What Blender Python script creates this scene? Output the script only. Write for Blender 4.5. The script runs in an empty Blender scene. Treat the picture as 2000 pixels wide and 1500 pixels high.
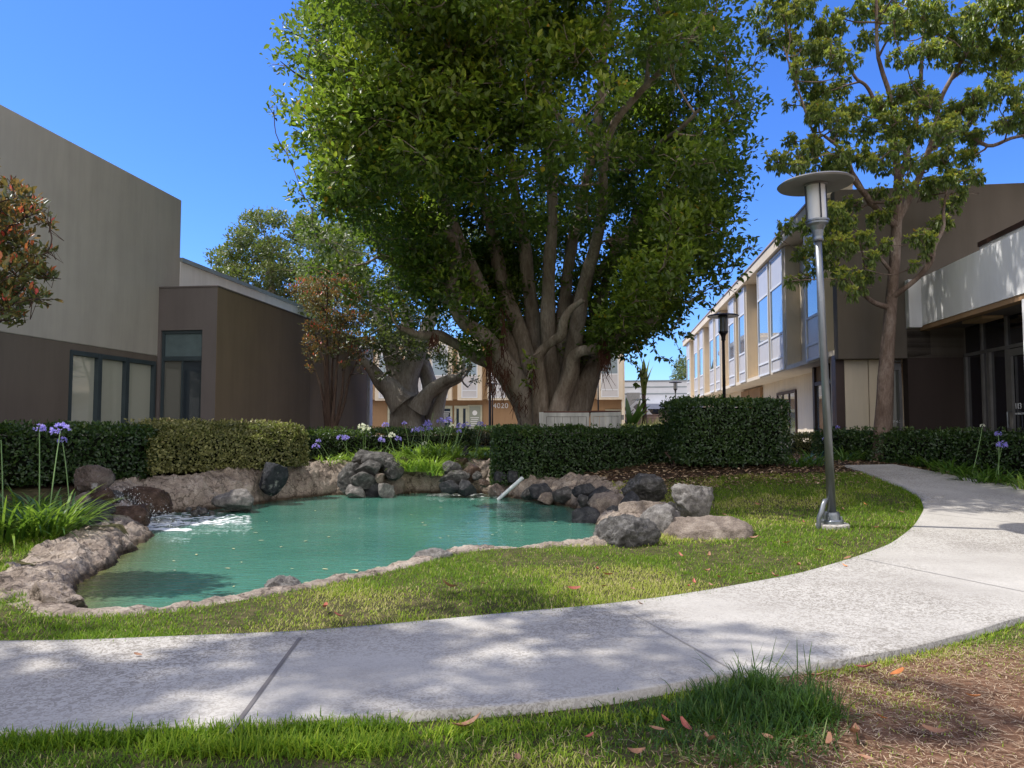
import bpy, math, random
import numpy as np
from mathutils import Vector
RS = np.random.default_rng(7)
random.seed(7)
SC = bpy.context.scene
COL = SC.collection
rad = math.radians

# ------------------------------------------------------------------ camera, sky, sun, exposure
F = 1450.0          # focal length in pixels of a 2000 px wide picture
H = 1.35            # eye height above the path
PITCH = rad(3.2367)
TH = rad(7.2594)    # buildings are turned this much clockwise from the camera heading
cam = bpy.data.cameras.new('camera')
cam.sensor_width = 36.0
cam.lens = 36.0 * F / 2000.0
cam.clip_start = 0.05
cam.clip_end = 3000
camo = bpy.data.objects.new('camera', cam)
COL.objects.link(camo)
camo.location = (0, 0, H)
camo.rotation_euler = (math.pi / 2 + PITCH, 0, 0)
SC.camera = camo

SUN_EL = rad(60)
SUN_AZB = rad(3)    # sun stands on the left, a touch behind the scene
sb = (-math.cos(SUN_EL) * math.cos(SUN_AZB), math.cos(SUN_EL) * math.sin(SUN_AZB), math.sin(SUN_EL))
ct, st = math.cos(TH), math.sin(TH)
SUNV = Vector((sb[0] * ct + sb[1] * st, -sb[0] * st + sb[1] * ct, sb[2]))
w = bpy.data.worlds.new('World')
SC.world = w
w.use_nodes = True
nt = w.node_tree
bg = nt.nodes['Background']
sky = nt.nodes.new('ShaderNodeTexSky')
sky.sky_type = 'NISHITA'
sky.sun_disc = False
sky.sun_elevation = SUN_EL
sky.sun_rotation = math.atan2(SUNV.x, SUNV.y)
sky.altitude = 0
sky.air_density = 1.0
sky.dust_density = 0.3
sky.ozone_density = 3.0
hsv = nt.nodes.new('ShaderNodeHueSaturation')
hsv.inputs['Hue'].default_value = 0.508
hsv.inputs['Saturation'].default_value = 1.16
hsv.inputs['Value'].default_value = 0.95
nt.links.new(sky.outputs[0], hsv.inputs['Color'])
tint = nt.nodes.new('ShaderNodeMix')
tint.data_type = 'RGBA'
tint.blend_type = 'MULTIPLY'
tint.inputs[0].default_value = 1.0
nt.links.new(hsv.outputs[0], tint.inputs[6])
tint.inputs[7].default_value = (0.42, 0.61, 0.92, 1)
# bright cloud bank added behind the viewer, unseen, as fill for shaded walls
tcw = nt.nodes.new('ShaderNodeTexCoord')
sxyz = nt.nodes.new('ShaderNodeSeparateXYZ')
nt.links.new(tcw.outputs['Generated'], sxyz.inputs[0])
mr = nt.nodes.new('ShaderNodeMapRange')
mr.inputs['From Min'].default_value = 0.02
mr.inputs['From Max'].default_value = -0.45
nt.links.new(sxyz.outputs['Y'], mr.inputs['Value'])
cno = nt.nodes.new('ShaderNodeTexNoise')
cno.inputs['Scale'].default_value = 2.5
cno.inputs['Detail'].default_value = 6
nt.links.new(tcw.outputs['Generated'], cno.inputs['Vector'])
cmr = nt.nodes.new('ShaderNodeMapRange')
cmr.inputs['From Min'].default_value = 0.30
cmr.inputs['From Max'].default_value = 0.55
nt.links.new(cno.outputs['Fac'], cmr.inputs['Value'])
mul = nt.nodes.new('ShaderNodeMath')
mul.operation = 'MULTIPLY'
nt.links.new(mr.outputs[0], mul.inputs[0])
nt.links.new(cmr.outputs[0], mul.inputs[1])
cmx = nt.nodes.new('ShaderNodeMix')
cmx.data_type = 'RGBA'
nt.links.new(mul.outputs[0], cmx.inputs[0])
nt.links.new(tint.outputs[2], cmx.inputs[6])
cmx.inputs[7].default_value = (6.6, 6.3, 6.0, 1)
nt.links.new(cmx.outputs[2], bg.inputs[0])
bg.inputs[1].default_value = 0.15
sl = bpy.data.lights.new('sun', 'SUN')
sl.energy = 2.9
sl.angle = rad(0.53)
sl.color = (1.0, 0.965, 0.91)
so = bpy.data.objects.new('sun', sl)
COL.objects.link(so)
so.rotation_euler = (-SUNV).to_track_quat('-Z', 'Y').to_euler()
so.location = (-30, 0, 50)
SC.view_settings.view_transform = 'Standard'
SC.view_settings.look = 'None'
SC.view_settings.exposure = 0.90
SC.view_settings.gamma = 1
SC.view_settings.use_curve_mapping = False
SC.render.engine = 'CYCLES'
SC.cycles.max_bounces = 8
SC.cycles.transparent_max_bounces = 8

# ------------------------------------------------------------------ geometry of the site
def ray(px, py):
    x = (px - 1000) / F
    y = -(py - 750) / F
    return np.array([x, math.cos(PITCH) - y * math.sin(PITCH), math.sin(PITCH) + y * math.cos(PITCH)])
def W(px, py, d):                       # point at a given distance ahead
    r = ray(px, py)
    return r * (d / r[1]) + np.array([0, 0, H])
def onz(px, py, z):
    r = ray(px, py)
    return r * ((z - H) / r[2]) + np.array([0, 0, H])
def toB(p):
    return np.array([ct * p[0] - st * p[1], st * p[0] + ct * p[1], p[2]])
def fromB(x, y, z=0.0):
    return np.array([x * ct + y * st, -x * st + y * ct, z])
def onX(px, py, X):
    d = toB(ray(px, py))
    return d * (X / d[0]) + np.array([0, 0, H])
def onY(px, py, Y):
    d = toB(ray(px, py))
    return d * (Y / d[1]) + np.array([0, 0, H])

def sstep(a, b, x):
    t = np.clip((np.asarray(x, float) - a) / (b - a), 0, 1)
    return t * t * (3 - 2 * t)

_tab = np.random.default_rng(3).random(65536)
def vnoise(p):
    p = np.asarray(p, float)
    i = np.floor(p).astype(np.int64)
    f = p - i
    f = f * f * (3 - 2 * f)
    out = 0
    for dx in (0, 1):
        for dy in (0, 1):
            for dz in (0, 1):
                h = ((i[:, 0] + dx) * 73856093) ^ ((i[:, 1] + dy) * 19349663) ^ ((i[:, 2] + dz) * 83492791)
                v = _tab[(h ^ (h >> 15)) & 65535]
                wx = f[:, 0] if dx else 1 - f[:, 0]
                wy = f[:, 1] if dy else 1 - f[:, 1]
                wz = f[:, 2] if dz else 1 - f[:, 2]
                out = out + v * wx * wy * wz
    return out
def fbm(p, o=4):
    a, s, t = 0.5, 0.0, 0.0
    p = np.asarray(p, float)
    for k in range(o):
        s = s + a * vnoise(p + 17.3 * k)
        t += a
        p = p * 2.03
        a *= 0.5
    return s / t * 2 - 1
def fbm2(x, y, sc=1.0, o=3, z=0.0):
    return fbm(np.stack([x * sc, y * sc, np.full_like(x, z)], 1), o)

def gz(x, y):                           # height of the ground
    x = np.asarray(x, float)
    y = np.asarray(y, float)
    dd = y + 2.4 * np.clip((-x - 3.0) / 5.0, 0, 1) * sstep(5.5, 8.5, y)
    g = 0.65 * sstep(7.0, 17.0, dd)
    g = g - 0.26 * np.exp(-(((x - 1.3) / 2.2) ** 2 + ((y - 12.4) / 1.9) ** 2))
    g = g - 0.14 * np.exp(-(((x + 5.6) / 1.3) ** 2 + ((y - 10.2) / 1.1) ** 2))
    g = g - 0.30 * np.exp(-(((x - 0.6) / 1.7) ** 2 + ((y - 15.3) / 1.0) ** 2))
    g = g - 0.19 * np.exp(-(((x + 6.0) / 2.6) ** 2 + ((y - 12.8) / 1.7) ** 2))
    g = g - 0.24 * np.exp(-(((x + 2.2) / 3.2) ** 2 + ((y - 16.0) / 1.5) ** 2))
    return g
def gz1(x, y):
    return float(gz(np.array([x]), np.array([y]))[0])
def G(px, py, dz=0.0):
    z = 0.2
    for k in range(60):
        p = onz(px, py, min(z, H - 0.05))
        z = 0.6 * z + 0.4 * (gz1(p[0], p[1]) + dz)
    return np.array([p[0], p[1], z])
ZW = -0.12
shore_px = [(128, 1195), (148, 1150), (190, 1112), (235, 1088), (285, 1066), (296, 1046), (280, 1028), (268, 1014),
            (300, 1003), (370, 1000), (430, 994), (500, 985), (570, 974), (650, 966), (720, 968), (800, 963), (870, 963),
            (935, 964), (985, 970), (1050, 979), (1120, 992), (1150, 1010), (1172, 1030), (1188, 1056), (1170, 1077),
            (1100, 1082), (1000, 1086), (890, 1092), (800, 1112), (700, 1137), (640, 1150), (580, 1162), (510, 1174),
            (440, 1190), (370, 1203), (260, 1214), (190, 1221), (145, 1212)]
def resample(P, n, closed=True, sm=0):
    P = np.asarray(P, float)
    Q = np.vstack([P, P[:1]]) if closed else P
    s = np.r_[0, np.cumsum(np.linalg.norm(np.diff(Q, axis=0), axis=1))]
    t = np.linspace(0, s[-1], n, endpoint=not closed)
    R = np.stack([np.interp(t, s, Q[:, k]) for k in range(P.shape[1])], 1)
    for k in range(sm):
        if closed:
            R = (np.roll(R, 1, 0) + 2 * R + np.roll(R, -1, 0)) / 4
        else:
            R[1:-1] = (R[:-2] + 2 * R[1:-1] + R[2:]) / 4
    return R
SHORE = resample([onz(a, b, ZW)[:2] for a, b in shore_px], 700, True, 30)
SH2 = SHORE[::3]
def sdist(x, y, poly=SH2):              # signed distance, positive outside
    P = np.stack([x, y], 1)
    A = poly
    Bp = np.roll(poly, -1, 0)
    out = np.empty(len(P))
    for s in range(0, len(P), 20000):
        q = P[s:s + 20000]
        best = np.full(len(q), 1e9)
        ins = np.zeros(len(q), bool)
        for a, b in zip(A, Bp):
            ab = b - a
            t = np.clip(((q - a) @ ab) / (ab @ ab + 1e-12), 0, 1)
            dq = q - a - t[:, None] * ab
            best = np.minimum(best, (dq ** 2).sum(1))
            c = (a[1] > q[:, 1]) != (b[1] > q[:, 1])
            xi = a[0] + (q[:, 1] - a[1]) * (ab[0] / (ab[1] if abs(ab[1]) > 1e-12 else 1e-12))
            ins ^= c & (q[:, 0] < xi)
        d = np.sqrt(best)
        out[s:s + 20000] = np.where(ins, -d, d)
    return out
def terrain(x, y):
    g = gz(x, y) + 0.02 * fbm2(x, y, 0.6, 3) * sstep(2, 6, np.abs(y))
    m = (x > -11) & (x < 5) & (y > 3) & (y < 19)
    z = g.copy()
    sd = sdist(x[m], y[m])
    t = np.clip(sd / np.interp(y[m], [9.5, 11.5], [0.3, 0.8]), 0, 1)
    zz = np.where(sd > 0, (ZW - 0.25) + (g[m] - ZW + 0.25) * t, ZW - 0.25 - np.minimum(0.7, -sd * 0.8))
    z[m] = zz
    return z

# ------------------------------------------------------------------ object helpers
def mesh(name, V, Fc, mats, parent=None, smooth=False, attrs=None, loc=None):
    V = np.asarray(V, np.float32)
    if loc is not None:
        V = V - np.asarray(loc, np.float32)
    me = bpy.data.meshes.new(name)
    if isinstance(Fc, np.ndarray):
        k = Fc.shape[1]
        me.vertices.add(len(V))
        me.vertices.foreach_set('co', V.ravel())
        me.loops.add(Fc.size)
        me.loops.foreach_set('vertex_index', Fc.astype(np.int32).ravel())
        me.polygons.add(len(Fc))
        me.polygons.foreach_set('loop_start', np.arange(0, Fc.size, k, dtype=np.int32))
        me.update(calc_edges=True)
    else:
        me.from_pydata([tuple(v) for v in V], [], [tuple(int(q) for q in f) for f in Fc])
        me.update()
    if smooth:
        me.polygons.foreach_set('use_smooth', np.ones(len(me.polygons), bool))
    if attrs:
        for k2, a in attrs.items():
            at = me.attributes.new(k2, 'FLOAT', 'POINT')
            at.data.foreach_set('value', np.asarray(a, np.float32))
    if not isinstance(mats, (list, tuple)):
        mats = [mats]
    for m in mats:
        me.materials.append(m)
    o = bpy.data.objects.new(name, me)
    COL.objects.link(o)
    if parent is not None:
        o.parent = parent
    elif loc is not None:
        o.location = loc
    return o
def tag(o, label=None, cat=None, group=None, kind=None):
    if label: o['label'] = label
    if cat: o['category'] = cat
    if group: o['group'] = group
    if kind: o['kind'] = kind
    return o
def thing(name, label, cat, loc, rz=0.0, group=None):
    o = bpy.data.objects.new(name, None)
    COL.objects.link(o)
    o.location = tuple(float(v) for v in loc)
    o.rotation_euler = (0, 0, rz)
    o.empty_display_size = 0.2
    return tag(o, label, cat, group)
def copy_tree(o, parent=None):
    c = o.copy()
    COL.objects.link(c)
    if parent is not None:
        c.parent = parent
    for ch in list(o.children):
        copy_tree(ch, c)
    return c
class MB:
    def __init__(s):
        s.v = []
        s.f = []
    def box(s, x0, x1, y0, y1, z0, z1):
        b = len(s.v)
        s.v += [(x0, y0, z0), (x1, y0, z0), (x1, y1, z0), (x0, y1, z0), (x0, y0, z1), (x1, y0, z1), (x1, y1, z1), (x0, y1, z1)]
        s.f += [(b, b + 3, b + 2, b + 1), (b + 4, b + 5, b + 6, b + 7), (b, b + 1, b + 5, b + 4), (b + 1, b + 2, b + 6, b + 5),
                (b + 2, b + 3, b + 7, b + 6), (b + 3, b, b + 4, b + 7)]
        return s
    def lathe(s, prof, c=(0, 0, 0), n=24, ax=None):
        b = len(s.v)
        for r, z in prof:
            for k in range(n):
                a = 2 * math.pi * k / n
                s.v.append((c[0] + r * math.cos(a), c[1] + r * math.sin(a), c[2] + z))
        for j in range(len(prof) - 1):
            for k in range(n):
                k2 = (k + 1) % n
                s.f.append((b + j * n + k, b + j * n + k2, b + (j + 1) * n + k2, b + (j + 1) * n + k))
        s.f.append(tuple(b + k for k in range(n))[::-1])
        s.f.append(tuple(b + (len(prof) - 1) * n + k for k in range(n)))
        return s
    def prism(s, poly, z0, z1):
        b = len(s.v)
        n = len(poly)
        s.v += [(p[0], p[1], z0) for p in poly] + [(p[0], p[1], z1) for p in poly]
        s.f += [tuple(b + k for k in range(n))[::-1], tuple(b + n + k for k in range(n))]
        for k in range(n):
            k2 = (k + 1) % n
            s.f.append((b + k, b + k2, b + n + k2, b + n + k))
        return s
    def tube(s, pts, r, n=8):
        V, Fq = tube(pts, r, n)
        b = len(s.v)
        s.v += [tuple(v) for v in V]
        s.f += [tuple(b + int(q) for q in f) for f in Fq]
        return s
    def obj(s, name, mat, parent=None, off=(0, 0, 0), smooth=False, bevel=0, **kw):
        V = np.array(s.v) - np.array(off)
        o = mesh(name, V, s.f, mat, parent, smooth, **kw)
        if bevel:
            m = o.modifiers.new('bevel', 'BEVEL')
            m.width = bevel
            m.segments = 2
            m.limit_method = 'ANGLE'
        return o
def tube(pts, r, n=8, jit=0.0):
    P = np.asarray(pts, float)
    r = np.broadcast_to(np.asarray(r, float), (len(P),))
    T = np.gradient(P, axis=0)
    T /= np.linalg.norm(T, axis=1)[:, None] + 1e-9
    ref = np.array([0.31, 0.93, 0.17])
    U = np.cross(T, ref)
    U /= np.linalg.norm(U, axis=1)[:, None] + 1e-9
    Vv = np.cross(T, U)
    a = np.arange(n) * 2 * math.pi / n
    rr = r[:, None] * np.ones(n)
    if jit:
        ph = fbm(np.stack([np.cos(a)[None] * 1.3 + 0 * rr + P[:, :1], np.sin(a)[None] * 1.3 + 0 * rr, P[:, 2:3] * 1.2 + 0 * rr], 2).reshape(-1, 3), 3).reshape(rr.shape)
        rr = rr * (1 + jit * ph)
    X = P[:, None, :] + rr[..., None] * (np.cos(a)[None, :, None] * U[:, None] + np.sin(a)[None, :, None] * Vv[:, None])
    m = len(P)
    i = np.arange(m - 1)[:, None] * n
    k = np.arange(n)[None]
    k2 = (k + 1) % n
    Fq = np.stack([i + k, i + k2, i + n + k2, i + n + k], 2).reshape(-1, 4)
    return X.reshape(-1, 3), Fq
class Acc:                              # gathers numpy quads
    def __init__(s):
        s.V = []; s.F = []; s.A = []; s.n = 0
    def add(s, V, Fq, a=None):
        s.V.append(V); s.F.append(Fq + s.n); s.n += len(V)
        s.A.append(np.zeros(len(V)) if a is None else np.broadcast_to(a, (len(V),)))
    def obj(s, name, mat, parent=None, loc=None, smooth=False):
        return mesh(name, np.vstack(s.V), np.vstack(s.F), mat, parent, smooth, {'v': np.concatenate(s.A)}, loc)
def spline(P, n):
    P = np.asarray(P, float)
    s = np.r_[0, np.cumsum(np.linalg.norm(np.diff(P[:, :3], axis=0), axis=1))]
    t = np.linspace(0, s[-1], n)
    m = len(P)
    i = np.clip(np.searchsorted(s, t, side='right') - 1, 0, m - 2)
    u = ((t - s[i]) / (s[i + 1] - s[i] + 1e-9))[:, None]
    p0 = P[np.clip(i - 1, 0, m - 1)]; p1 = P[i]; p2 = P[i + 1]; p3 = P[np.clip(i + 2, 0, m - 1)]
    return 0.5 * (2 * p1 + (p2 - p0) * u + (2 * p0 - 5 * p1 + 4 * p2 - p3) * u ** 2 + (3 * p1 - p0 - 3 * p2 + p3) * u ** 3)
def nrm(v):
    return v / (np.linalg.norm(v, axis=-1, keepdims=True) + 1e-9)
def leaves(acc, pos, axis, up, L, wr, fold=0.35, v=None, curl=0.15):
    n = len(pos)
    a = nrm(axis)
    s = nrm(np.cross(a, up))
    nn = np.cross(s, a)
    L = np.broadcast_to(L, (n,))[:, None]
    Wd = L * wr * 0.5
    f = nn * Wd * fold
    b = pos
    V = np.stack([b, b + a * L * 0.32 + s * Wd + f, b + a * L * 0.7 + s * Wd * 0.75 + f * 0.8 - nn * L * curl * 0.5, b + a * L - nn * L * curl,
                  b + a * L * 0.7 - s * Wd * 0.75 + f * 0.8 - nn * L * curl * 0.5, b + a * L * 0.32 - s * Wd + f], 1).reshape(-1, 3)
    i = np.arange(n)[:, None] * 6
    Fq = np.stack([i + np.array([0, 1, 2, 3]), i + np.array([0, 3, 4, 5])], 1).reshape(-1, 4)
    if v is None:
        v = RS.random(n)
    acc.add(V, Fq, np.repeat(v, 6))
def rnd(n):
    return nrm(RS.normal(size=(n, 3)))
def ribbons(acc, base, az, L, e0, e1, wd, seg=5, v=None, twist=0.0):
    """strap leaves or grass blades that arch over"""
    n = len(base)
    L = np.broadcast_to(L, (n,)); e0 = np.broadcast_to(e0, (n,)); e1 = np.broadcast_to(e1, (n,)); wd = np.broadcast_to(wd, (n,))
    p = base.copy()
    h = np.stack([np.cos(az), np.sin(az), np.zeros(n)], 1)
    sd = np.stack([-np.sin(az + twist), np.cos(az + twist), np.zeros(n)], 1)
    rows = []
    for k in range(seg + 1):
        t = k / seg
        ww = (wd * 0.5 * (0.75 + 0.6 * t) * (1 - t ** 3.0) + 0.0006)[:, None]
        rows.append(np.stack([p - sd * ww, p + sd * ww], 1))
        e = e0 + (e1 - e0) * (t + 0.5 / seg)
        p = p + (h * np.cos(e)[:, None] + np.array([0, 0, 1.0]) * np.sin(e)[:, None]) * (L / seg)[:, None]
    V = np.stack(rows, 1).reshape(-1, 3)
    i = np.arange(n)[:, None, None] * (2 * (seg + 1))
    k = np.arange(seg)[None, :, None] * 2
    Fq = (i + k + np.array([0, 1, 3, 2])[None, None]).reshape(-1, 4)
    if v is None:
        v = RS.random(n)
    acc.add(V, Fq, np.repeat(v, 2 * (seg + 1)))

# ------------------------------------------------------------------ materials
def newmat(name):
    m = bpy.data.materials.new(name)
    m.use_nodes = True
    t = m.node_tree
    return m, t, t.nodes['Principled BSDF']
def ramp(t, stops, fac, interp='LINEAR'):
    r = t.nodes.new('ShaderNodeValToRGB')
    e = r.color_ramp.elements
    r.color_ramp.interpolation = interp
    while len(e) < len(stops):
        e.new(0.5)
    for k, (p, c) in enumerate(stops):
        e[k].position = p
        e[k].color = (*c, 1) if len(c) == 3 else c
    t.links.new(fac, r.inputs[0])
    return r.outputs[0]
def tnoise(t, scale, detail=4, rough=0.55, vec=None, dist=0.0):
    n = t.nodes.new('ShaderNodeTexNoise')
    n.inputs['Scale'].default_value = scale
    n.inputs['Detail'].default_value = detail
    n.inputs['Roughness'].default_value = rough
    n.inputs['Distortion'].default_value = dist
    if vec is not None:
        t.links.new(vec, n.inputs['Vector'])
    return n.outputs['Fac']
def coords(t, sc=(1, 1, 1), kind='Object'):
    c = t.nodes.new('ShaderNodeTexCoord')
    m = t.nodes.new('ShaderNodeMapping')
    m.inputs['Scale'].default_value = sc
    t.links.new(c.outputs[kind], m.inputs[0])
    return m.outputs[0]
def mixc(t, a, b, fac, mode='MIX'):
    m = t.nodes.new('ShaderNodeMix')
    m.data_type = 'RGBA'
    m.blend_type = mode
    for s, x in ((6, a), (7, b)):
        if isinstance(x, tuple): m.inputs[s].default_value = (*x, 1)
        else: t.links.new(x, m.inputs[s])
    if isinstance(fac, float): m.inputs[0].default_value = fac
    else: t.links.new(fac, m.inputs[0])
    return m.outputs[2]
def bump(t, p, h, strength=0.3, dist=0.02):
    b = t.nodes.new('ShaderNodeBump')
    b.inputs['Strength'].default_value = strength
    b.inputs['Distance'].default_value = dist
    t.links.new(h, b.inputs['Height'])
    t.links.new(b.outputs[0], p.inputs['Normal'])
def m_plain(name, c, rough=0.6, metal=0.0, spec=0.5, var=0.15, scale=3.0, bmp=0.0, bs=60, stretch=(1, 1, 1)):
    m, t, p = newmat(name)
    v = coords(t, stretch)
    f = tnoise(t, scale, 5, 0.6, v)
    lo = tuple(x * (1 - var) for x in c)
    hi = tuple(min(1, x * (1 + var)) for x in c)
    t.links.new(ramp(t, [(0.3, lo), (0.7, hi)], f), p.inputs['Base Color'])
    p.inputs['Roughness'].default_value = rough
    p.inputs['Metallic'].default_value = metal
    p.inputs['Specular IOR Level'].default_value = spec
    if bmp:
        bump(t, p, tnoise(t, bs, 3, 0.6, v), bmp, 0.01)
    return m
def m_leaf(name, stops, rough=0.42, trans=0.3, spec=0.5, tcol=(0.35, 0.55, 0.05)):
    m, t, p = newmat(name)
    a = t.nodes.new('ShaderNodeAttribute')
    a.attribute_name = 'v'
    c = ramp(t, stops, a.outputs['Fac'])
    t.links.new(c, p.inputs['Base Color'])
    p.inputs['Roughness'].default_value = rough
    p.inputs['Specular IOR Level'].default_value = spec
    tr = t.nodes.new('ShaderNodeBsdfTranslucent')
    hs = mixc(t, c, tcol, 0.3)
    g = t.nodes.new('ShaderNodeHueSaturation')
    g.inputs['Value'].default_value = 1.6
    t.links.new(hs, g.inputs['Color'])
    t.links.new(g.outputs[0], tr.inputs[0])
    mx = t.nodes.new('ShaderNodeMixShader')
    mx.inputs[0].default_value = trans
    t.links.new(p.outputs[0], mx.inputs[1])
    t.links.new(tr.outputs[0], mx.inputs[2])
    t.links.new(mx.outputs[0], t.nodes['Material Output'].inputs[0])
    return m
def m_rock(name, dark, mid, light, scale=6.0, rough=0.85, patch=None):
    m, t, p = newmat(name)
    v = coords(t)
    f = tnoise(t, scale, 8, 0.68, v, 0.4)
    c = ramp(t, [(0.28, dark), (0.5, mid), (0.72, light)], f)
    f2 = tnoise(t, scale * 9, 4, 0.7, v)
    c = mixc(t, c, ramp(t, [(0.35, (0.45, 0.45, 0.45)), (0.6, (1, 1, 1))], f2), 0.75, 'MULTIPLY')
    if patch:
        f3 = tnoise(t, 2.2, 5, 0.7, v, 0.8)
        c = mixc(t, c, patch, ramp(t, [(0.56, (0, 0, 0)), (0.64, (1, 1, 1))], f3))
    t.links.new(c, p.inputs['Base Color'])
    p.inputs['Roughness'].default_value = rough
    p.inputs['Specular IOR Level'].default_value = 0.3
    add = t.nodes.new('ShaderNodeMath')
    add.operation = 'ADD'
    t.links.new(f, add.inputs[0])
    t.links.new(f2, add.inputs[1])
    bump(t, p, add.outputs[0], 0.9, 0.03)
    return m
def m_stucco(name, c, var=0.08):
    m, t, p = newmat(name)
    v = coords(t)
    f = tnoise(t, 0.5, 4, 0.6, v)
    v2 = coords(t, (1.5, 1.5, 0.18))
    f2 = tnoise(t, 2.5, 4, 0.65, v2)
    a = ramp(t, [(0.3, tuple(x * (1 - var) for x in c)), (0.7, tuple(x * (1 + var) for x in c))], f)
    a = mixc(t, a, ramp(t, [(0.3, (0.86, 0.86, 0.86)), (0.62, (1, 1, 1))], f2), 0.8, 'MULTIPLY')
    t.links.new(a, p.inputs['Base Color'])
    p.inputs['Roughness'].default_value = 0.9
    p.inputs['Specular IOR Level'].default_value = 0.2
    bump(t, p, tnoise(t, 90, 3, 0.7, v), 0.35, 0.006)
    return m
def m_glass(name, c=(0.03, 0.04, 0.05), rough=0.03, spec=0.5, ior=1.5, coat=1.0):
    m, t, p = newmat(name)
    v = coords(t)
    p.inputs['Base Color'].default_value = (*c, 1)
    p.inputs['Roughness'].default_value = rough
    p.inputs['IOR'].default_value = ior
    p.inputs['Coat Weight'].default_value = coat
    p.inputs['Coat Roughness'].default_value = 0.02
    bump(t, p, tnoise(t, 0.8, 2, 0.5, v), 0.04, 0.05)
    return m

M = {}
M['grey_wall'] = m_stucco('grey_stucco', (0.43, 0.40, 0.355))
M['brown_wall'] = m_stucco('brown_stucco', (0.215, 0.165, 0.115))
M['mauve_wall'] = m_stucco('mauve_stucco', (0.15, 0.13, 0.125))
M['lower_wall'] = m_stucco('taupe_brown_stucco', (0.15, 0.125, 0.105))
M['darkbrown'] = m_stucco('dark_brown_stucco', (0.055, 0.04, 0.034))
M['cream'] = m_stucco('cream_stucco', (0.74, 0.63, 0.48))
M['tan'] = m_stucco('tan_stucco', (0.46, 0.31, 0.18))
M['tan2'] = m_stucco('darker_tan_stucco', (0.34, 0.21, 0.115))
M['white'] = m_plain('white_paint', (0.74, 0.74, 0.74), 0.6, var=0.05, scale=1.5)
M['whitew'] = m_stucco('white_stucco', (0.82, 0.81, 0.80), 0.04)
M['coping'] = m_plain('grey_metal_coping', (0.30, 0.34, 0.34), 0.5, 0.3)
M['frame'] = m_plain('dark_teal_frame', (0.045, 0.065, 0.075), 0.45, 0.2)
M['brownframe'] = m_plain('dark_brown_frame', (0.045, 0.022, 0.016), 0.5)
M['glass'] = m_glass('window_glass')
M['glassblue'] = m_glass('blue_window_glass', (0.10, 0.16, 0.25), 0.04, coat=1.0)
M['lilac'] = m_plain('lilac_grey_panel', (0.57, 0.54, 0.52), 0.4, var=0.04)
M['blackhole'] = m_plain('dark_interior', (0.012, 0.012, 0.014), 0.5)
M['metal'] = m_plain('galvanised_steel', (0.22, 0.235, 0.25), 0.42, 0.75, var=0.25, scale=7, bmp=0.15, stretch=(1, 1, 0.3))
M['metalgrey'] = m_plain('painted_grey_metal', (0.20, 0.19, 0.18), 0.5, 0.4, var=0.2)
M['black'] = m_plain('black_painted_metal', (0.02, 0.018, 0.02), 0.45, 0.2)
M['wood'] = m_plain('weathered_grey_wood', (0.42, 0.41, 0.38), 0.8, var=0.3, scale=6, stretch=(1, 1, 0.12), bmp=0.3, bs=30)
M['rustwood'] = m_plain('reddish_brown_wood_cap', (0.10, 0.035, 0.025), 0.8, var=0.3)
M['pvc'] = m_plain('white_plastic_pipe', (0.72, 0.74, 0.74), 0.35, var=0.08)

# ------------------------------------------------------------------ ground
def axis_grid(lo, hi, step, far):
    c = np.arange(lo, hi + step * 0.5, step)
    g = []
    s = step
    x = hi
    while x < far:
        s *= 1.25
        x += s
        g.append(x)
    g2 = []
    s = step
    x = lo
    while x > -far:
        s *= 1.25
        x -= s
        g2.append(x)
    return np.r_[g2[::-1], c, g]
gx = axis_grid(-11.5, 9.5, 0.11, 900)
gy = axis_grid(1.5, 19.5, 0.11, 900)
X, Y = np.meshgrid(gx, gy)
xf, yf = X.ravel(), Y.ravel()
zf = terrain(xf, yf)
nx, ny = len(gx), len(gy)
i = (np.arange(ny - 1)[:, None] * nx + np.arange(nx - 1)[None]).reshape(-1, 1)
FG = np.hstack([i, i + 1, i + 1 + nx, i + nx])
def soilmask(x, y):                     # bare soil near the lower right of the path, mulch under the hedges
    n = fbm2(x, y, 1.3, 4)
    a = sstep(0.75, 1.5, x + 0.55 * n) * sstep(4.9, 4.4, y)
    b = sstep(0.2, 0.9, x + 0.5 * n) * sstep(3.5, 3.1, y) * 0.7
    return np.clip(np.maximum(a, b), 0, 1)
def mulchmask(x, y):
    yy = y + 0.3 * np.clip(-x - 1, 0, 9) * (x < 0)
    return sstep(13.2, 13.6, yy + 0.3 * fbm2(x, y, 1.0, 3))
gm, t, p = newmat('ground_soil_and_thatch')
v = coords(t)
n1 = tnoise(t, 1.4, 6, 0.65, v)
n2 = tnoise(t, 55, 5, 0.75, v)
n3 = tnoise(t, 7, 5, 0.7, v)
thatch = ramp(t, [(0.3, (0.045, 0.05, 0.018)), (0.52, (0.10, 0.09, 0.04)), (0.72, (0.22, 0.17, 0.09))], n3)
soil = ramp(t, [(0.3, (0.12, 0.062, 0.036)), (0.55, (0.23, 0.125, 0.075)), (0.75, (0.34, 0.21, 0.13))], n3)
mul = ramp(t, [(0.35, (0.03, 0.02, 0.015)), (0.6, (0.09, 0.055, 0.035)), (0.75, (0.2, 0.13, 0.09))], n3)
at = t.nodes.new('ShaderNodeAttribute'); at.attribute_name = 'soil'
am = t.nodes.new('ShaderNodeAttribute'); am.attribute_name = 'mulch'
c = mixc(t, thatch, soil, at.outputs['Fac'])
c = mixc(t, c, mul, am.outputs['Fac'])
c = mixc(t, c, ramp(t, [(0.3, (0.5, 0.5, 0.5)), (0.65, (1, 1, 1))], n2), 0.7, 'MULTIPLY')
t.links.new(c, p.inputs['Base Color'])
p.inputs['Roughness'].default_value = 0.95
p.inputs['Specular IOR Level'].default_value = 0.1
bump(t, p, n2, 0.8, 0.02)
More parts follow.
